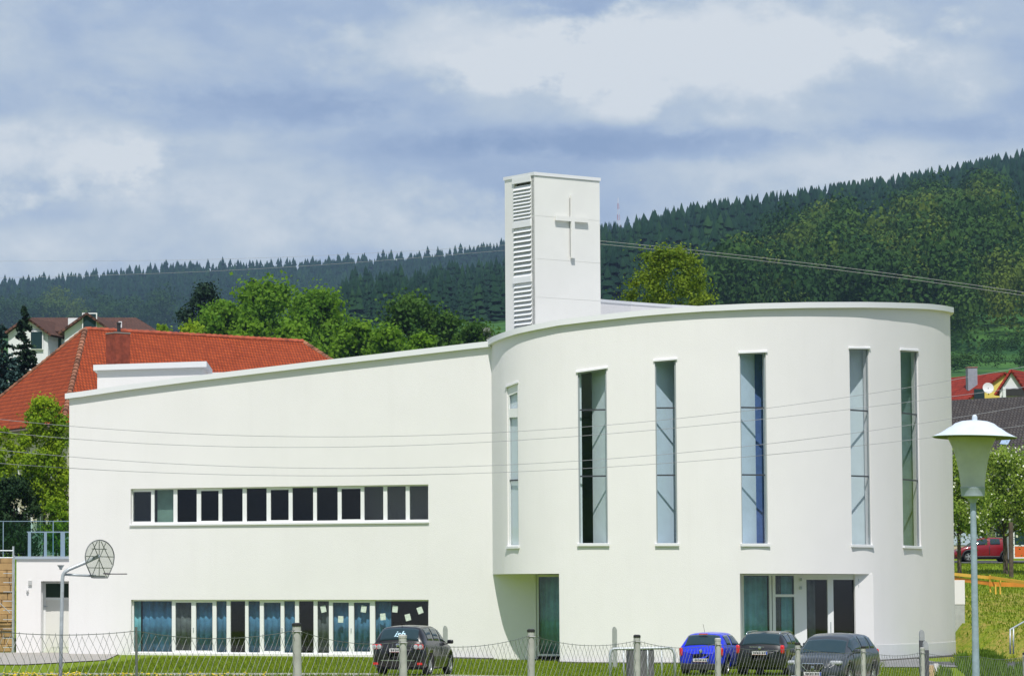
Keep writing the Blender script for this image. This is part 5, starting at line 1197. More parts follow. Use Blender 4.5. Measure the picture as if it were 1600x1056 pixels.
# simple gabled house builder ---------------------------------------------
def gable(parent, o3, a, b, depth, zr, ze, wallm, roofm, ov=.4, z0=None, vec=None):
    "gable end between wall corners a-b (eave height), ridge runs back by depth along vec"
    a, b = Vector(a), Vector(b); m = (a+b)/2; d = (b-a).normalized(); n = Vector((-d.y, d.x, 0)) if vec is None else Vector(vec)
    z0 = (ze-8) if z0 is None else z0; o = Vector(o3)
    A0, B0 = Vector((a.x, a.y, 0))-Vector((o.x, o.y, 0)), Vector((b.x, b.y, 0))-Vector((o.x, o.y, 0)); M0 = (A0+B0)/2
    mb = MB(); z0 -= o.z; e_ = ze-o.z; r_ = zr-o.z
    f = [(A0.x, A0.y, z0), (B0.x, B0.y, z0), (B0.x, B0.y, e_), (M0.x, M0.y, r_-.12), (A0.x, A0.y, e_)]; bk = [(p[0]+n.x*depth, p[1]+n.y*depth, p[2]) for p in f]
    mb.v = f+bk; mb.f = [(0, 1, 2, 3, 4), (9, 8, 7, 6, 5)]+[(i, (i+1) % 5, 5+(i+1) % 5, 5+i)[::-1] for i in range(5)]; mb.build('wall', wallm, parent)
    s = (r_-e_)/((B0-A0).length/2); A1 = A0-d*ov-n*ov; B1 = B0+d*ov-n*ov; M1 = M0-n*ov
    pt = lambda v, z: Vector((v.x, v.y, z))
    L_ = depth+2*ov; nb = n*L_
    return roof_faces('roof', [[pt(A1, e_-s*ov), pt(A1+nb, e_-s*ov), pt(M1+nb, r_), pt(M1, r_)], [pt(B1+nb, e_-s*ov), pt(B1, e_-s*ov), pt(M1, r_), pt(M1+nb, r_)]], roofm, parent)
def window(parent, o3, px, py, Y, w, h, m=CGLASS, fr=True):
    c = P(px, py, Y)-Vector(o3); mb = MB(); mb.cbox(c, (w, .12, h)); wn = mb.build('window', FRAME if fr else m, parent)
    if fr: mb = MB(); mb.cbox(c+Vector((0, -.04, 0)), (w-.16, .1, h-.16)); mb.build('pane', m, wn)
OFFW = mat('off_white_wall', (.72, .74, .76), .9, var=.03, vscale=.4)
# white institutional building with brown roofs, left background
YG = 236
wb_ = empty('white_gabled_building', (P(120, 560, YG).x, YG, P(120, 560, YG).z-5), 0, 'long white building with brown roof and two gables behind the orange roof', 'building')
o3 = wb_.location.copy()
a, b = P(13, 520, YG), P(75, 520, YG); gable(wb_, o3, a, b, 14, P(45, 497, YG).z, P(75, 519, YG).z, OFFW, BRT, vec=(.35, .93, 0))
a, b = P(101, 520, YG-3), P(173, 520, YG-3); gable(wb_, o3, a, b, 14, P(140, 490.5, YG-3).z, P(173, 516, YG-3).z, OFFW, BRT, vec=(.2, .98, 0))
# cross range joining the gables
zr_, ze_ = P(0, 494, YG+5).z-o3.z, P(0, 520, YG+2).z-o3.z; xa, xb = P(48, 500, YG+5).x-o3.x, P(236, 500, YG+5).x-o3.x
roof_faces('roof', [[(xa, 1.5, ze_), (xb+.6, 1.5, ze_), (xb-1.2, 7, zr_), (xa, 7, zr_)], [(xb+.6, 12.5, ze_), (xa, 12.5, ze_), (xa, 7, zr_), (xb-1.2, 7, zr_)], [(xb+.6, 1.5, ze_), (xb+.6, 12.5, ze_), (xb-1.2, 7, zr_)]], BRT, wb_)
mb = MB(); mb.box((xa, 2, -4), (xb+.1, 12, ze_-.02)); mb.build('wall', OFFW, wb_)
window(wb_, o3, 57, 531.5, YG-.1, 1.0, 1.4); window(wb_, o3, 140, 507, YG-3.1, 1.1, 1.7)
for px in (80, 86.5, 93): window(wb_, o3, px, 534, YG+1.9, .45, 1.6)
mb = MB(); c = P(116, 499, YG-1)-o3; mb.cbox(c+Vector((0, 1.5, -.1)), (1.0, .8, .6)); mb.build('dormer', OFFW, wb_)
mb = MB(); c = P(186, 512, YG-1)-o3; mb.cbox(c+Vector((0, 4, 0)), (.25, .25, 1.6)); mb.build('vent_pipe', CAPM, wb_)
# right side houses
YJ = 262
h1 = empty('yellow_gable_house', (P(1530, 620, YJ).x, YJ, P(1530, 640, YJ).z-3), 0, 'house with red tiled roof, yellow gable, grey chimney and satellite dish', 'house'); o3 = h1.location.copy()
YELW = mat('yellow_wall', (.72, .60, .14), .9)
a, b = P(1500, 632, YJ), P(1638, 632, YJ)
gable(h1, o3, a, b, 14, P(1569, 582.5, YJ).z, P(1497, 631, YJ).z, YELW, RDT, ov=.22, vec=(-.39, .92, 0))
mb = MB(); c = P(1518, 587, YJ+1.5)-o3; mb.cbox(c+Vector((0, 0, -.3)), (.78, .78, 1.9)); k_ = mb.build('chimney', mat('chimney_grey', (.28, .30, .36), .9, var=.1), h1)
mb = MB(); mb.cbox(c+Vector((0, 0, .68)), (.86, .86, .08)); mb.build('chimney_cap', mat('cap_red', (.3, .15, .12), .8), k_)
window(h1, o3, 1530, 617, YJ-.3, .85, 1.0, CGLASS, False)
mb = MB(); c = P(1544, 606, YJ-1.3)-o3; M = Matrix.Translation(c) @ Matrix.Rotation(R(78), 4, 'X') @ Matrix.Rotation(R(0), 4, 'Z'); mb.lathe([(.02, -.1), (.25, -.07), (.44, .0), (.45, .02), (.25, -.04), (.02, -.07)], n=24, M=M); ds = mb.build('dish', OFFW, h1, smooth=True)
mb = MB(); mb.tube([c, c+Vector((.25, .9, -.5))], .03, 6); mb.build('dish_arm', DARKF, ds)
window(h1, o3, 1532, 590, YJ-.7, .01, .01, CGLASS, False) if False else None
YK = 258
h2 = empty('white_gable_house', (P(1590, 620, YK).x, YK, P(1590, 640, YK).z-3), 0, 'white gable with red roof and dark balcony opening at the right edge', 'house'); o3 = h2.location.copy()
a, b = P(1562, 610, YK), P(1602, 610, YK); gable(h2, o3, a, b, 9, P(1582, 578, YK).z, P(1563, 608, YK).z, OFFW, RDT, ov=.32, vec=(.55, .83, 0))
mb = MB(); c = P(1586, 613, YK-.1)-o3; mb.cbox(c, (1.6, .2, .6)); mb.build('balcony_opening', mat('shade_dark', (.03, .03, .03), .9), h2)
mb = MB(); c = P(1569, 614, YK-.5)-o3; mb.cbox(c, (.22, .22, 1.0)); mb.build('pillar', OFFW, h2)
YM = 222
h3 = empty('grey_roof_house', (P(1550, 870, YM).x, YM, gz(P(1550, 870, YM).x, YM)), 0, 'wide cream house under a broad dark grey tiled roof with skylight, behind the lamp', 'house'); o3 = h3.location.copy()
def hp(px, py, Y): return P(px, py, Y)-o3
roof_faces('roof', [[hp(1440, 727, YM-1), hp(1700, 722, YM-1), hp(1700, 615, YM+7), hp(1440, 629, YM+7)]], GRT, h3)
roof_faces('lower_roof', [[hp(1440, 742, YM-2.6), hp(1700, 738, YM-2.6), hp(1700, 716, YM-1.3), hp(1440, 720, YM-1.3)]], mat('flat_grey', (.07, .07, .075), .8), h3, .1)
mb = MB(); p1, p2 = hp(1440, 745, YM-.2), hp(1700, 741, YM-.2); mb.box((p1.x, 0, -1), (p2.x, 9, p1.z)); mb.build('wall', CREAM, h3)
mb = MB(); a, b = hp(1440, 744, YM-2.7), hp(1700, 740, YM-2.7); mb.hexa([(a.x, a.y, a.z-.1), (b.x, b.y, b.z-.1), (b.x, b.y+.1, b.z-.1), (a.x, a.y+.1, a.z-.1)], [(a.x, a.y, a.z+.06), (b.x, b.y, b.z+.06), (b.x, b.y+.1, b.z+.06), (a.x, a.y+.1, a.z+.06)]); mb.build('gutter', mat('gutter_blue', (.34, .40, .48), .5), h3)
mb = MB(); mb.v = [tuple(hp(*v)) for v in ((1561, 696, YM+1.05), (1574, 697, YM+1.0), (1580, 685.5, YM+1.8), (1567, 684.5, YM+1.85))]; mb.f = [(0, 1, 2, 3)]; sk = mb.build('skylight', mat('skylight_glass', (.30, .40, .55), .05, spec=1), h3); s_ = sk.modifiers.new('t', 'SOLIDIFY'); s_.thickness = .12; sk.location = (0, -.15, .12)
for px, py, w, h in ((1532, 828, .9, 1.3), (1568, 828, 1.2, 1.1), (1510, 815, 1.4, 1.2)): window(h3, o3, px, py, YM-.2, w, h)
mb = MB(); c = hp(1506, 841, YM-1.2); mb.cbox(c, (2.4, .5, .9)); mb.build('balcony_box', mat('pale_blue_panel', (.42, .50, .60), .7), h3)
# ------------------------------------------------------------------ trees
def leaves(centers, radii, n, size, squash=.8, shell=.25, seed=0, soft=False, out=.4):
    r = np.random.default_rng(seed); C = np.array(centers); Rr = np.array(radii); p = Rr**2/np.sum(Rr**2); k = r.choice(len(C), n, p=p)
    d = r.normal(size=(n, 3)); d /= np.linalg.norm(d, axis=1)[:, None]; rad = Rr[k]*(shell+(1-shell)*r.random(n)**.6)*(1+.16*r.normal(size=n))
    if soft: rad = Rr[k]*np.abs(r.normal(size=n)*.55+.25)
    c = C[k]+d*rad[:, None]*np.array([1, 1, squash])
    a = r.normal(size=(n, 3)); a /= np.linalg.norm(a, axis=1)[:, None]; a = a*(1.2-out)+d*out; a /= np.linalg.norm(a, axis=1)[:, None]
    t1 = np.cross(a, r.normal(size=(n, 3))); t1 /= np.linalg.norm(t1, axis=1)[:, None]; t2 = np.cross(a, t1)
    s = size*(.6+.8*r.random(n))[:, None]
    V = np.stack([c-t1*s*.5-t2*s*.2, c+t1*s*.1-t2*s*.5, c+t1*s*.55+t2*s*.1, c-t1*s*.1+t2*s*.5], 1).reshape(-1, 3)
    return V, np.arange(4*n).reshape(-1, 4)
BR = {}
def tree(name, label, base, h, cw, nblob, nleaf, lsize, lm, seed, group=None, trunk_h=.3, trunk_r=.18, bark=BARK, shape='round', cat='tree', blossom=None, xs=1.0, bl=.30):
    r = random.Random(seed); e = empty(name, base, 0, label, cat, group)
    cs, rs = [], []
    for i in range(nblob):
        t = (i+.5)/nblob; z = trunk_h+(1-trunk_h)*t
        if shape == 'round': w = math.sin(math.pi*min(1, .18+.82*t))**.6
        elif shape == 'tall': w = (math.sin(math.pi*(.12+.8*t))**.7)
        elif shape == 'full': w = math.sqrt(max(.05, 1-t**5))
        elif shape == 'wide': w = math.sqrt(max(.05, 1-t**2.2))
        else: w = 1-t*.8
        ang = i*2.4+r.random(); rad = cw/2*w*(.95-bl)*math.sqrt(r.random()*.9+.1)*1.15
        br = cw*bl*(.6+.5*r.random())*(1-.35*t)
        cs.append((rad*math.cos(ang)*xs, rad*math.sin(ang), min(z*h, h-br*.75))); rs.append(br)
    V, Fq = leaves(cs, rs, int(nleaf*2.4), lsize*.62, seed=seed, soft=True, out=.65)
    tb = MB(); top = (r.uniform(-.1, .1)*cw*.3, 0, h*.72)
    tb.tube([(0, 0, -.6), (0, 0, h*trunk_h*.5), (top[0]*.5, 0, h*.45), top], [trunk_r, trunk_r*.85, trunk_r*.55, trunk_r*.15], 7)
    for c, rr in list(zip(cs, rs))[:16]:
        z0 = h*(trunk_h*.7+.1*r.random())+.25*max(0, c[2]-h*trunk_h); tb.tube([(top[0]*.3, 0, z0), (c[0]*.5, c[1]*.5, (z0+c[2])/2+.05*h*r.random()), (c[0], c[1], c[2])], [trunk_r*.4, trunk_r*.25, trunk_r*.06], 5)
    tb.build('trunk', bark, e)
    npmesh('crown', V, Fq, lm, e)
    if blossom:
        V, Fq = leaves(cs, [q*1.05 for q in rs], int(nleaf*.055), lsize*.8, shell=.85, seed=seed+5); npmesh('blossom', V, Fq, blossom, e)
    return e
def conifer(name, label, base, h, w, n, lsize, lm, seed, group=None):
    r = np.random.default_rng(seed); e = empty(name, base, 0, label, 'tree', group)
    mb = MB(); mb.tube([(0, 0, -.5), (0, 0, h*.5), (0, 0, h)], [w*.06, w*.035, .01], 6); mb.build('trunk', BARK, e)
    V = []; k = 0; nb = 280; bs = MB()
    t = np.sort(r.random(nb)**1.15); C = []; D = []
    for ti in t:
        z = h*(.04+.95*ti); L_ = w/2*(1-ti)**.85*(.8+.35*r.random())+.12; a = r.random()*6.28
        m = max(10, int(n/nb*(L_/(w*.28)))); s = r.random(m)**.7
        px = np.cos(a)*L_*s; py = np.sin(a)*L_*s; pz = z-L_*s*.28+L_*s**2*.12
        sp_ = .06+L_*.07*(1-s*.5); C.append(np.stack([px+r.normal(size=m)*sp_, py+r.normal(size=m)*sp_, pz-abs(r.normal(size=m))*sp_*.8], 1))
    C = np.concatenate(C); n = len(C); a = r.normal(size=(n, 3)); a[:, 2] += 1.2; a /= np.linalg.norm(a, axis=1)[:, None]
    t1 = np.cross(a, r.normal(size=(n, 3))); t1 /= np.linalg.norm(t1, axis=1)[:, None]; t2 = np.cross(a, t1); s = lsize*(.6+.8*r.random(n))[:, None]
    V = np.stack([C-t1*s*.6, C-t2*s*.3, C+t1*s*.6, C+t2*s*.3], 1).reshape(-1, 3); npmesh('crown', V, np.arange(4*n).reshape(-1, 4), lm, e); return e
LG = leafmat('leaf_spring_green', (.13, .26, .012), (.37, .48, .02), .6, .45)
LM = leafmat('leaf_mid_green', (.080, .20, .016), (.20, .35, .020), .22, .5)
LM2 = leafmat('leaf_wood_green', (.038, .105, .014), (.085, .17, .018), .25, .4)
LD = leafmat('leaf_dark_green', (.010, .035, .010), (.030, .060, .014), .4, .15)
LB2 = leafmat('leaf_birch_yellow', (.11, .19, .014), (.24, .32, .022), .5, .45)
LBS = leafmat('needle_blue', (.015, .045, .042), (.04, .085, .075), .8, .1)
LDN = leafmat('needle_dark', (.008, .028, .012), (.022, .05, .02), .8, .1)
LAP = leafmat('leaf_apple', (.13, .24, .02), (.36, .46, .07), .9, .4); BLS = mat('white_blossom', (.72, .74, .60), .8)
def tb_at(px, pyt, Y): "base point and height of a tree whose top shows at (px, pyt)"; p = P(px, pyt, Y); z = gz(p.x, Y); return (p.x, Y, z), p.z-z
def T(name, label, px, pyt, Y, wpx, **k):
    b_, h = tb_at(px, pyt, Y); return tree(name, label, b_, h, wpx/F*Y, k.pop('nb', 22), k.pop('nl', 7000), k.pop('ls', .45), k.pop('lm', LM), k.pop('seed', 1), **k)
# left group beside the annex
T('young_tree', 'bright green young tree with thin trunks rising beside the church corner', 70, 620, 160, 92, nb=44, nl=15000, ls=.20, lm=LG, seed=3, trunk_h=.32, trunk_r=.09, shape='tall', bl=.22)
T('young_tree', 'light green tree with sparse crown at the far left edge, over the cream wall', 2, 668, 163, 74, nb=24, nl=6000, ls=.2, lm=LG, seed=4, trunk_h=.45, trunk_r=.09, shape='tall', bl=.2)
T('dark_shrub', 'dark green bushy tree behind the glass balustrade at the left edge', 22, 742, 158, 100, nb=20, nl=8000, ls=.2, lm=LD, seed=5, trunk_h=.1, trunk_r=.08, shape='round', cat='bush')
T('light_shrub', 'yellow green low shrub touching the church corner behind the balustrade', 88, 775, 157, 55, nb=16, nl=3200, ls=.17, lm=LG, seed=6, trunk_h=.12, trunk_r=.05, shape='round', cat='bush')
T('purple_shrub', 'small reddish brown leaved shrub against the church corner', 99, 735, 161, 34, nb=10, nl=1200, ls=.18, lm=leafmat('leaf_copper', (.05, .02, .015), (.12, .06, .03), .8, .3), seed=8, trunk_h=.3, trunk_r=.05, cat='bush')
b_, h = tb_at(38, 476, 205); conifer('spruce', 'slim dark spruce standing before the white gabled building', b_, h, 110/F*205, 22000, .24, LDN, 21)
b_, h = tb_at(3, 505, 202); conifer('blue_spruce', 'broad blue green spruce cut by the left edge, beside the slim dark spruce', b_, h, 190/F*202, 30000, .26, LBS, 22)
b_, h = tb_at(-35, 520, 198); conifer('blue_spruce', 'blue spruce mostly outside the left edge', b_, h, 120/F*198, 16000, .28, LBS, 23)
# broad wood edge left of the belfry
spots = [(420, 437, 330, 190, 'tallest and widest round green tree above the orange roof', LM, 'wide'), (500, 452, 322, 150, 'round green tree directly right of the tallest one above the roof end', LM, 'wide'), (350, 470, 318, 120, 'lighter green tree left of the tallest one above the orange roof', LM, 'round'),
         (300, 505, 300, 90, 'low light green tree above the middle of the orange ridge', LG, 'wide'), (255, 508, 296, 56, 'small pale green tree right of the brown roofed building', LG, 'wide'), (560, 500, 300, 130, 'green tree above the rising coping, left of the dark rounded tree', LM, 'wide'),
         (640, 463, 336, 170, 'dark green rounded tree between the tall green tree and the belfry', LM2, 'wide'), (700, 490, 330, 90, 'dark green tree nearest the left side of the belfry', LM2, 'wide'), (610, 508, 290, 90, 'bright green bushy tree just above the coping', LM, 'wide'),
         (460, 505, 290, 120, 'green tree just above the right end of the orange ridge', LM, 'wide'), (385, 498, 292, 100, 'green tree above the orange ridge in front of the tallest crown', LM, 'wide'), (660, 520, 285, 80, 'small green tree low above the coping left of the belfry', LM, 'wide')]
for i, (px, py, Y, w, lb, lm, sh) in enumerate(spots):
    T('broadleaf_tree', lb, px, py, Y, w, nb=26, nl=11000 if w > 100 else 6000, ls=.55, lm=lm, seed=30+i, trunk_h=.18, trunk_r=.3, shape=sh, group='trees between the orange roof and the belfry', bl=.25)
T('broadleaf_tree', 'low dark green tree at the foot of the belfry, above the coping kink', 742, 503, 325, 105, nb=22, nl=7000, ls=.5, lm=LM2, seed=47, trunk_h=.18, trunk_r=.3, shape='wide', group='trees between the orange roof and the belfry', bl=.25)
T('dark_pine', 'dark pine with an irregular top left of the broad green trees', 318, 443, 380, 86, nb=22, nl=9000, ls=.5, lm=LDN, seed=50, trunk_h=.25, trunk_r=.3, shape='round')
T('dark_pine', 'dark pine crown behind the tallest round green tree', 395, 438, 385, 60, nb=16, nl=5000, ls=.5, lm=LDN, seed=51, trunk_h=.3, trunk_r=.3, shape='round')
BIRB = mat('birch_bark', (.55, .53, .48), .8, var=.2, vscale=2)
T('birch_tree', 'yellow green birch with pale branches behind the roof, right of the belfry', 1048, 383, 205, 168, nb=90, nl=11000, ls=.26, lm=LB2, seed=61, trunk_h=.5, trunk_r=.14, bark=BIRB, shape='full', bl=.2)
T('white_flowering_shrub', 'greyish white flowering tree low beside the left side of the belfry', 765, 510, 300, 40, nb=10, nl=1200, ls=.35, lm=leafmat('grey_leaf', (.16, .19, .15), (.30, .32, .26), .5, .2), seed=62, trunk_h=.3, trunk_r=.1, shape='wide', cat='tree')
T('apple_tree', 'smaller blossoming apple tree against the round wall, left of the lamp shade', 1496, 705, 186, 120, nb=26, nl=9000, ls=.19, lm=LAP, seed=71, trunk_h=.36, trunk_r=.14, shape='wide', blossom=BLS)
T('apple_tree', 'large blossoming apple tree spreading over the red car at the right edge', 1568, 700, 190, 140, nb=34, nl=14000, ls=.19, lm=LAP, seed=72, trunk_h=.38, trunk_r=.16, shape='wide', blossom=BLS)
mb = MB(); q = P(1580, 895, 186); z = gz(q.x, 186)
e = empty('wooden_pole', (q.x, 186, z), 0, 'dark upright tree stake in front of the red car near the right edge', 'pole'); mb.tube([(0, 0, -.3), (.03, 0, 3.2)], .13, 8); mb.build('shaft', BARK, e)
# ------------------------------------------------------------------ woods on the hills (stuff)
def proto_conifer(seed, tiers=7, sides=9):
    r = np.random.default_rng(seed); V = []; Fc = []
    for k in range(tiers):
        z0 = .10+.82*k/tiers; z1 = min(1.0, z0+.27-.01*k); rr = .50*(1-k/tiers)**.8+.07; b = len(V)
        for j in range(sides):
            a = 2*math.pi*(j+.5*(k % 2)+.25*r.random())/sides; q = rr*(.60+.55*r.random()); V.append((q*math.cos(a), q*math.sin(a), z0-.05*r.random()))
        V.append((.03*r.normal(), .03*r.normal(), z1))
        for j in range(sides): Fc.append((b+j, b+(j+1) % sides, b+sides))
    return np.array(V), np.array(Fc)
def proto_broad(seed, n=760):
    r = np.random.default_rng(seed); nb = 9; cs = r.normal(size=(nb, 3))*np.array([.20, .20, .14])+np.array([0, 0, .62]); rs = .20+.10*r.random(nb)
    V, Fq = leaves(cs, rs, n, .052, shell=.93, seed=seed, out=.85); Fq = Fq.reshape(-1, 4); return V, np.concatenate([Fq[:, :3], Fq[:, [0, 2, 3]]])
def wood(name, label, pts, hs, ws, protos, m, tint):
    VV, FF, CC = [], [], []; off = 0
    for i, (x, y, z) in enumerate(pts):
        V, Fc = protos[rng.integers(len(protos))]; a = rng.random()*6.28; c, s = math.cos(a), math.sin(a); W_, H_ = ws[i], hs[i]
        Q = np.stack([(V[:, 0]*c-V[:, 1]*s)*W_+x, (V[:, 0]*s+V[:, 1]*c)*W_+y, V[:, 2]*H_+z-.3], 1); VV.append(Q); FF.append(Fc+off); off += len(V)
        CC.append(np.tile(np.r_[tint[i], 1.0], (len(V), 1)))
    o = npmesh(name, np.concatenate(VV), np.concatenate(FF), m, cols=np.concatenate(CC)); tag(o, label, 'woodland', None, 'stuff'); return o
def tintmat(name, c1, c2, c3, tr=.15):
    m = bpy.data.materials.new(name); m.use_nodes = True; t = m.node_tree; b = t.nodes['Principled BSDF']; b.inputs['Roughness'].default_value = .85; b.inputs['Specular IOR Level'].default_value = .1
    a = nd(t, 'ShaderNodeAttribute'); a.attribute_name = 'tint'; r = nd(t, 'ShaderNodeValToRGB'); r.color_ramp.elements[0].color = (*c1, 1); r.color_ramp.elements[1].color = (*c3, 1); k = r.color_ramp.elements.new(.5); k.color = (*c2, 1)
    s = nd(t, 'ShaderNodeSeparateColor'); t.links.new(a.outputs[0], s.inputs[0]); t.links.new(s.outputs[0], r.inputs[0]); t.links.new(r.outputs[0], b.inputs['Base Color'])
    tn = nd(t, 'ShaderNodeBsdfTranslucent'); t.links.new(r.outputs[0], tn.inputs[0]); ms = nd(t, 'ShaderNodeMixShader', ins={0: tr}); t.links.new(b.outputs[0], ms.inputs[1]); t.links.new(tn.outputs[0], ms.inputs[2]); t.links.new(ms.outputs[0], t.nodes['Material Output'].inputs[0]); return m
CM = tintmat('conifer_needles', (.005, .022, .013), (.010, .034, .016), (.022, .058, .018), .1); BM = tintmat('wood_leaves', (.018, .055, .016), (.045, .100, .018), (.125, .175, .026), .25)
pc = [proto_conifer(100+i, tiers=5+i % 4) for i in range(12)]; pb = [proto_broad(200+i) for i in range(5)]
def n2(x, y, s=1.0):       # cheap smooth noise for patches
    return (math.sin(x*.013*s+1.3)*math.cos(y*.011*s+.4)+math.sin(x*.031*s+y*.017*s)*.6+math.cos(y*.037*s-x*.021*s+2)*.4)/2
# far ridge
pts, hs, ws, tn = [], [], [], []
for Y in np.arange(2560, 3560, 14.0):
    x0, x1 = (-230-PPX)/F*Y, (1120-PPX)/F*Y
    for X in np.arange(x0, x1, 6.4):
        X_ = X+rng.normal()*3; Y_ = Y+rng.normal()*8; pxx = PPX+F*X_/Y_
        pts.append((X_, Y_, gz(X_, Y_))); hh = 14+rng.random()**1.7*13 if rng.random() < .93 else 29; hs.append(hh); ws.append(hh*(.36+.12*rng.random())); v = .4+.25*n2(X_, Y_, .7)+rng.normal()*.16; tn.append([v]*3)
wood('far_conifer_forest', 'dense dark conifer forest on the far bluish ridge', pts, hs, ws, pc, CM, tn); print('far', len(pts))
# nearer wooded hill: conifers above, pale spring broadleaf patches lower right
pts, hs, ws, tn = [], [], [], []; p2, h2_, w2, t2_ = [], [], [], []
patches = [(1480, 350, 70, 45), (1440, 390, 90, 50), (1330, 420, 110, 50), (1250, 450, 90, 50), (1180, 400+30, 70, 30), (1550, 400, 60, 45), (1500, 450, 110, 60), (1240, 385, 50, 25), (1400, 460, 120, 60), (1590, 430, 60, 70), (1150, 455, 70, 40), (1300, 360, 40, 18), (1540, 310, 30, 14), (1580, 500, 70, 40), (1500, 520, 60, 30)]
for Y in np.arange(766, 2300, 10.0):
    x0, x1 = (470-PPX)/F*Y, (1660-PPX)/F*Y
    for X in np.arange(x0, x1, 5.6):
        X_ = X+rng.normal()*3; Y_ = Y+rng.normal()*7; pxx = PPX+F*X_/Y_
        yr_ = np.interp(pxx, [500, 900, 1100, 1600], [1500, 1700, 1900, 2200])
        if Y_ > yr_+25: continue
        
        if pxx < 1000 and Y_ < 950: continue
        z = float(ground(X_, Y_)); pyy = proj((X_, Y_, z+14))[1]
        if pyy > 560: continue
        inb = max([1-((pxx-a)/(c*.86))**2-((pyy-b)/(d*.86))**2 for a, b, c, d in patches])+rng.normal()*.10+n2(X_, Y_, 3)*.25
        if inb > 0.05:
            if rng.random() < .55:
                p2.append((X_, Y_, z)); hh = (14+rng.random()*9); h2_.append(hh); w2.append(hh*(.65+.35*rng.random())); v = .45+.4*n2(X_, Y_, 2)+rng.normal()*.24; t2_.append([v]*3)
        else:
            hh = 11+rng.random()**1.7*12 if rng.random() < .94 else 25; hh *= (.74 if pxx < 940 else 1)*min(1, Y_/1500)**.7; pts.append((X_, Y_, z)); hs.append(hh); ws.append(hh*(.28+.26*rng.random())); v = .4+.3*n2(X_, Y_, 1.2)+rng.normal()*.16; tn.append([v]*3)
wood('conifer_forest', 'dark conifer forest covering the nearer hill, rising to the upper right', pts, hs, ws, pc, CM, tn)
wood('spring_woodland', 'yellow green broadleaf woodland on the lower right of the hill', p2, h2_, w2, pb, BM, t2_); print('near', len(pts), len(p2))
# pale trees in front of the far forest at left, meadow edge trees on the right
p2, h2_, w2, t2_ = [], [], [], []
for i in range(46):
    px = rng.uniform(-20, 270); py = rng.uniform(468, 500) if rng.random() < .5 else rng.uniform(478, 510); Y = 2350+rng.random()*120; q = P(px, py, Y); p2.append((q.x, Y, q.z-16)); h2_.append(24); w2.append(18+rng.random()*10); t2_.append([.1+.25*rng.random()+(.45 if 55 < px < 130 else 0)]*3)
for i in range(20):
    px = rng.uniform(1470, 1640); py = (rng.uniform(541, 548), rng.uniform(566, 576), rng.uniform(552, 560))[i % 3]
    if i % 3 == 2 and px < 1570: continue
    Y = 735 if i % 3 == 0 else 650; q = P(px, py, Y); p2.append((q.x, Y, q.z-1)); h2_.append(rng.uniform(3, 6)); w2.append(rng.uniform(4, 8)); t2_.append([.1+.5*rng.random()]*3)
for i in range(60):
    px = rng.uniform(-460, -95); Y = rng.uniform(330, 420); q = P(px, 500, Y); p2.append((q.x, Y, gz(q.x, Y))); h2_.append(rng.uniform(9, 15)); w2.append(rng.uniform(8, 13)); t2_.append([.3+.5*rng.random()]*3)
wood('valley_woodland', 'mixed green trees below the far ridge, above the brown roofs', p2, h2_, w2, pb, BM, t2_)
# red and white lattice mast on the far ridge
q = P(966, 352, 3400); e = empty('lattice_mast', (q.x, 3400, gz(q.x, 3400)), 0, 'thin red and white lattice mast above the far ridge beside the belfry', 'mast'); ht = P(966, 309, 3400).z-e.location.z
RWm = [mat('mast_red', (.45, .10, .08), .6), mat('mast_white', (.65, .66, .68), .6)]
for k in range(6):
    z0, z1 = ht*(.35+.65*k/6), ht*(.35+.65*(k+1)/6); mb = MB(); w_ = 2.0*(1-k/6)+.4; w1_ = 2.0*(1-(k+1)/6)+.4
    for a in range(3):
        t0 = 2.09*a; t1_ = 2.09*(a+1); p = lambda t, w, z: (w*math.cos(t), w*math.sin(t), z); mb.tube([p(t0, w_, z0), p(t0, w1_, z1)], .14, 4); mb.tube([p(t0, w_, z0), p(t1_, w1_, z1)], .09, 4); mb.tube([p(t1_, w_, z0), p(t0, w_, z0)], .09, 4)
    mb.build('mast_section', RWm[k % 2], e)
mb = MB(); mb.tube([(0, 0, 0), (0, 0, ht*.36)], .8, 5); mb.build('mast_base', RWm[1], e)
# ------------------------------------------------------------------ grass tufts and flowers on the lawn
def tufts(name, label, n, fn, hgt, m, seed, sc=1.0):
    r = np.random.default_rng(seed); V = []; X, Y = fn(r, n); Z = ground(X, Y); a = r.random(len(X))*6.28; h = hgt*(.5+r.random(len(X))); w = .018*sc
    lx, ly = r.normal(size=len(X))*h*.35, r.normal(size=len(X))*h*.35
    V = np.stack([np.stack([X-np.cos(a)*w, Y-np.sin(a)*w, Z-.01], 1), np.stack([X+np.cos(a)*w, Y+np.sin(a)*w, Z-.01], 1), np.stack([X+lx, Y+ly, Z+h], 1)], 1).reshape(-1, 3)
    o = npmesh(name, V, np.arange(len(V)).reshape(-1, 3), m); tag(o, label, 'grass', None, 'stuff')
GB = leafmat('grass_blades', (.095, .175, .007), (.27, .33, .016), 2.0, .4)
def lawn(r, n):
    Y = r.uniform(105, 134, n); px = r.uniform(90, 1460, n); X = (px-PPX)/F*Y
    k = (Y < 133.2) & ~((px > 1378) & (Y > 121)) & ~((px < 240) & (Y > 108+(px-90)*.17)); return X[k], Y[k]
tufts('lawn_grass', 'short green lawn grass between the path and the church', 60000, lawn, .07, GB, 1)
def verge(r, n):
    Y = r.uniform(92, 99.8, n); px = r.uniform(-20, 1450, n); X = (px-PPX)/F*Y; k = (Y < np.interp(X, [0, 4, 12, 30], [100.2, 100.2, 96.9, 94.6])); return X[k], Y[k]
tufts('verge_grass', 'taller rough grass on the near side of the path', 26000, verge, .13, GB, 2, 1.3)
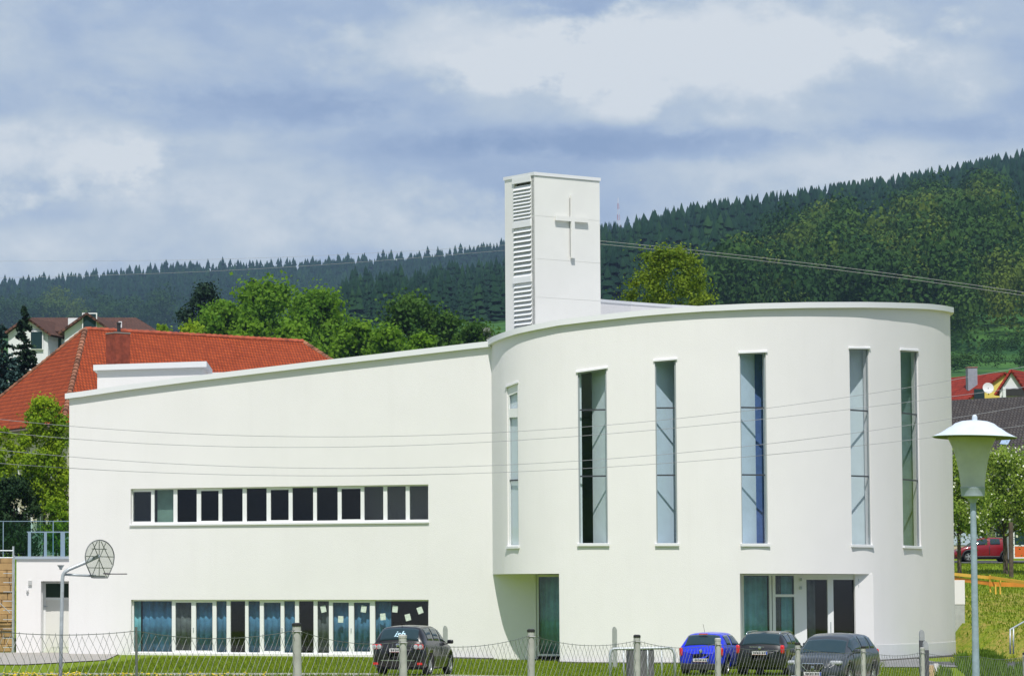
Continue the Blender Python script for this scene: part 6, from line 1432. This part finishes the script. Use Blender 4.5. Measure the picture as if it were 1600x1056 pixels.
def slope(r, n):
    Y = r.uniform(128, 206, n); px = r.uniform(1485, 1620, n); X = (px-PPX)/F*Y; return X, Y
tufts('slope_grass', 'patchy young grass on the slope right of the church', 7000, slope, .12, GB, 3, 2)
# weeds at the foot of the slope and dandelions
def weeds(r, n):
    k = r.integers(0, 14, n); cx = np.array([1532, 1540, 1528, 1548, 1555, 1537, 1565, 1545, 1500, 1515, 1535, 1550, 1590, 1470])[k]; cy = np.array([1012, 1000, 985, 1020, 1035, 1045, 1050, 1010, 1030, 1046, 1026, 1052, 1046, 1052])[k]
    px = cx+r.normal(size=n)*5; py = cy+r.normal(size=n)*4; Y = np.where(cy < 1022, 129+(1022-cy)*.28, 2.4*F/(np.maximum(py, 1023)-936.4)); return (px-PPX)/F*Y, Y
tufts('weeds', 'loose green weeds at the foot of the slope beside the lamp', 5000, weeds, .28, leafmat('weed_leaf', (.06, .13, .01), (.16, .26, .02), 2, .4), 4, 3)
r = np.random.default_rng(9); mb = MB()
for i in range(150):
    Y = r.uniform(94, 99.6); px = r.uniform(-10, 420) if i % 3 else r.uniform(0, 130); X = (px-PPX)/F*Y; z = gz(X, Y)+.12+.06*r.random()
    mb.lathe([(.035, 0), (.045, .015), (.01, .03)], (X, Y, z), 6)
o = mb.build('dandelion_flowers', mat('dandelion_yellow', (.75, .55, .02), .8)); tag(o, 'yellow dandelions scattered in the near verge grass at the left', 'flowers', None, 'stuff')
# ------------------------------------------------------------------ haze: a closed box of thin air round everything below the sky
hz = MB(); hz.box((-1500, -920, -6), (2600, 3700, 560)); ho = hz.build('haze', mat('tmp', (1, 1, 1)))
m = bpy.data.materials.new('haze_air'); m.use_nodes = True; t = m.node_tree; t.nodes.remove(t.nodes['Principled BSDF'])
pv = nd(t, 'ShaderNodeVolumePrincipled'); pv.inputs['Color'].default_value = (.42, .62, .95, 1); pv.inputs['Density'].default_value = .00007; pv.inputs['Anisotropy'].default_value = .0
t.links.new(pv.outputs[0], t.nodes['Material Output'].inputs['Volume']); ho.data.materials.clear(); ho.data.materials.append(m); tag(ho, kind='stuff')
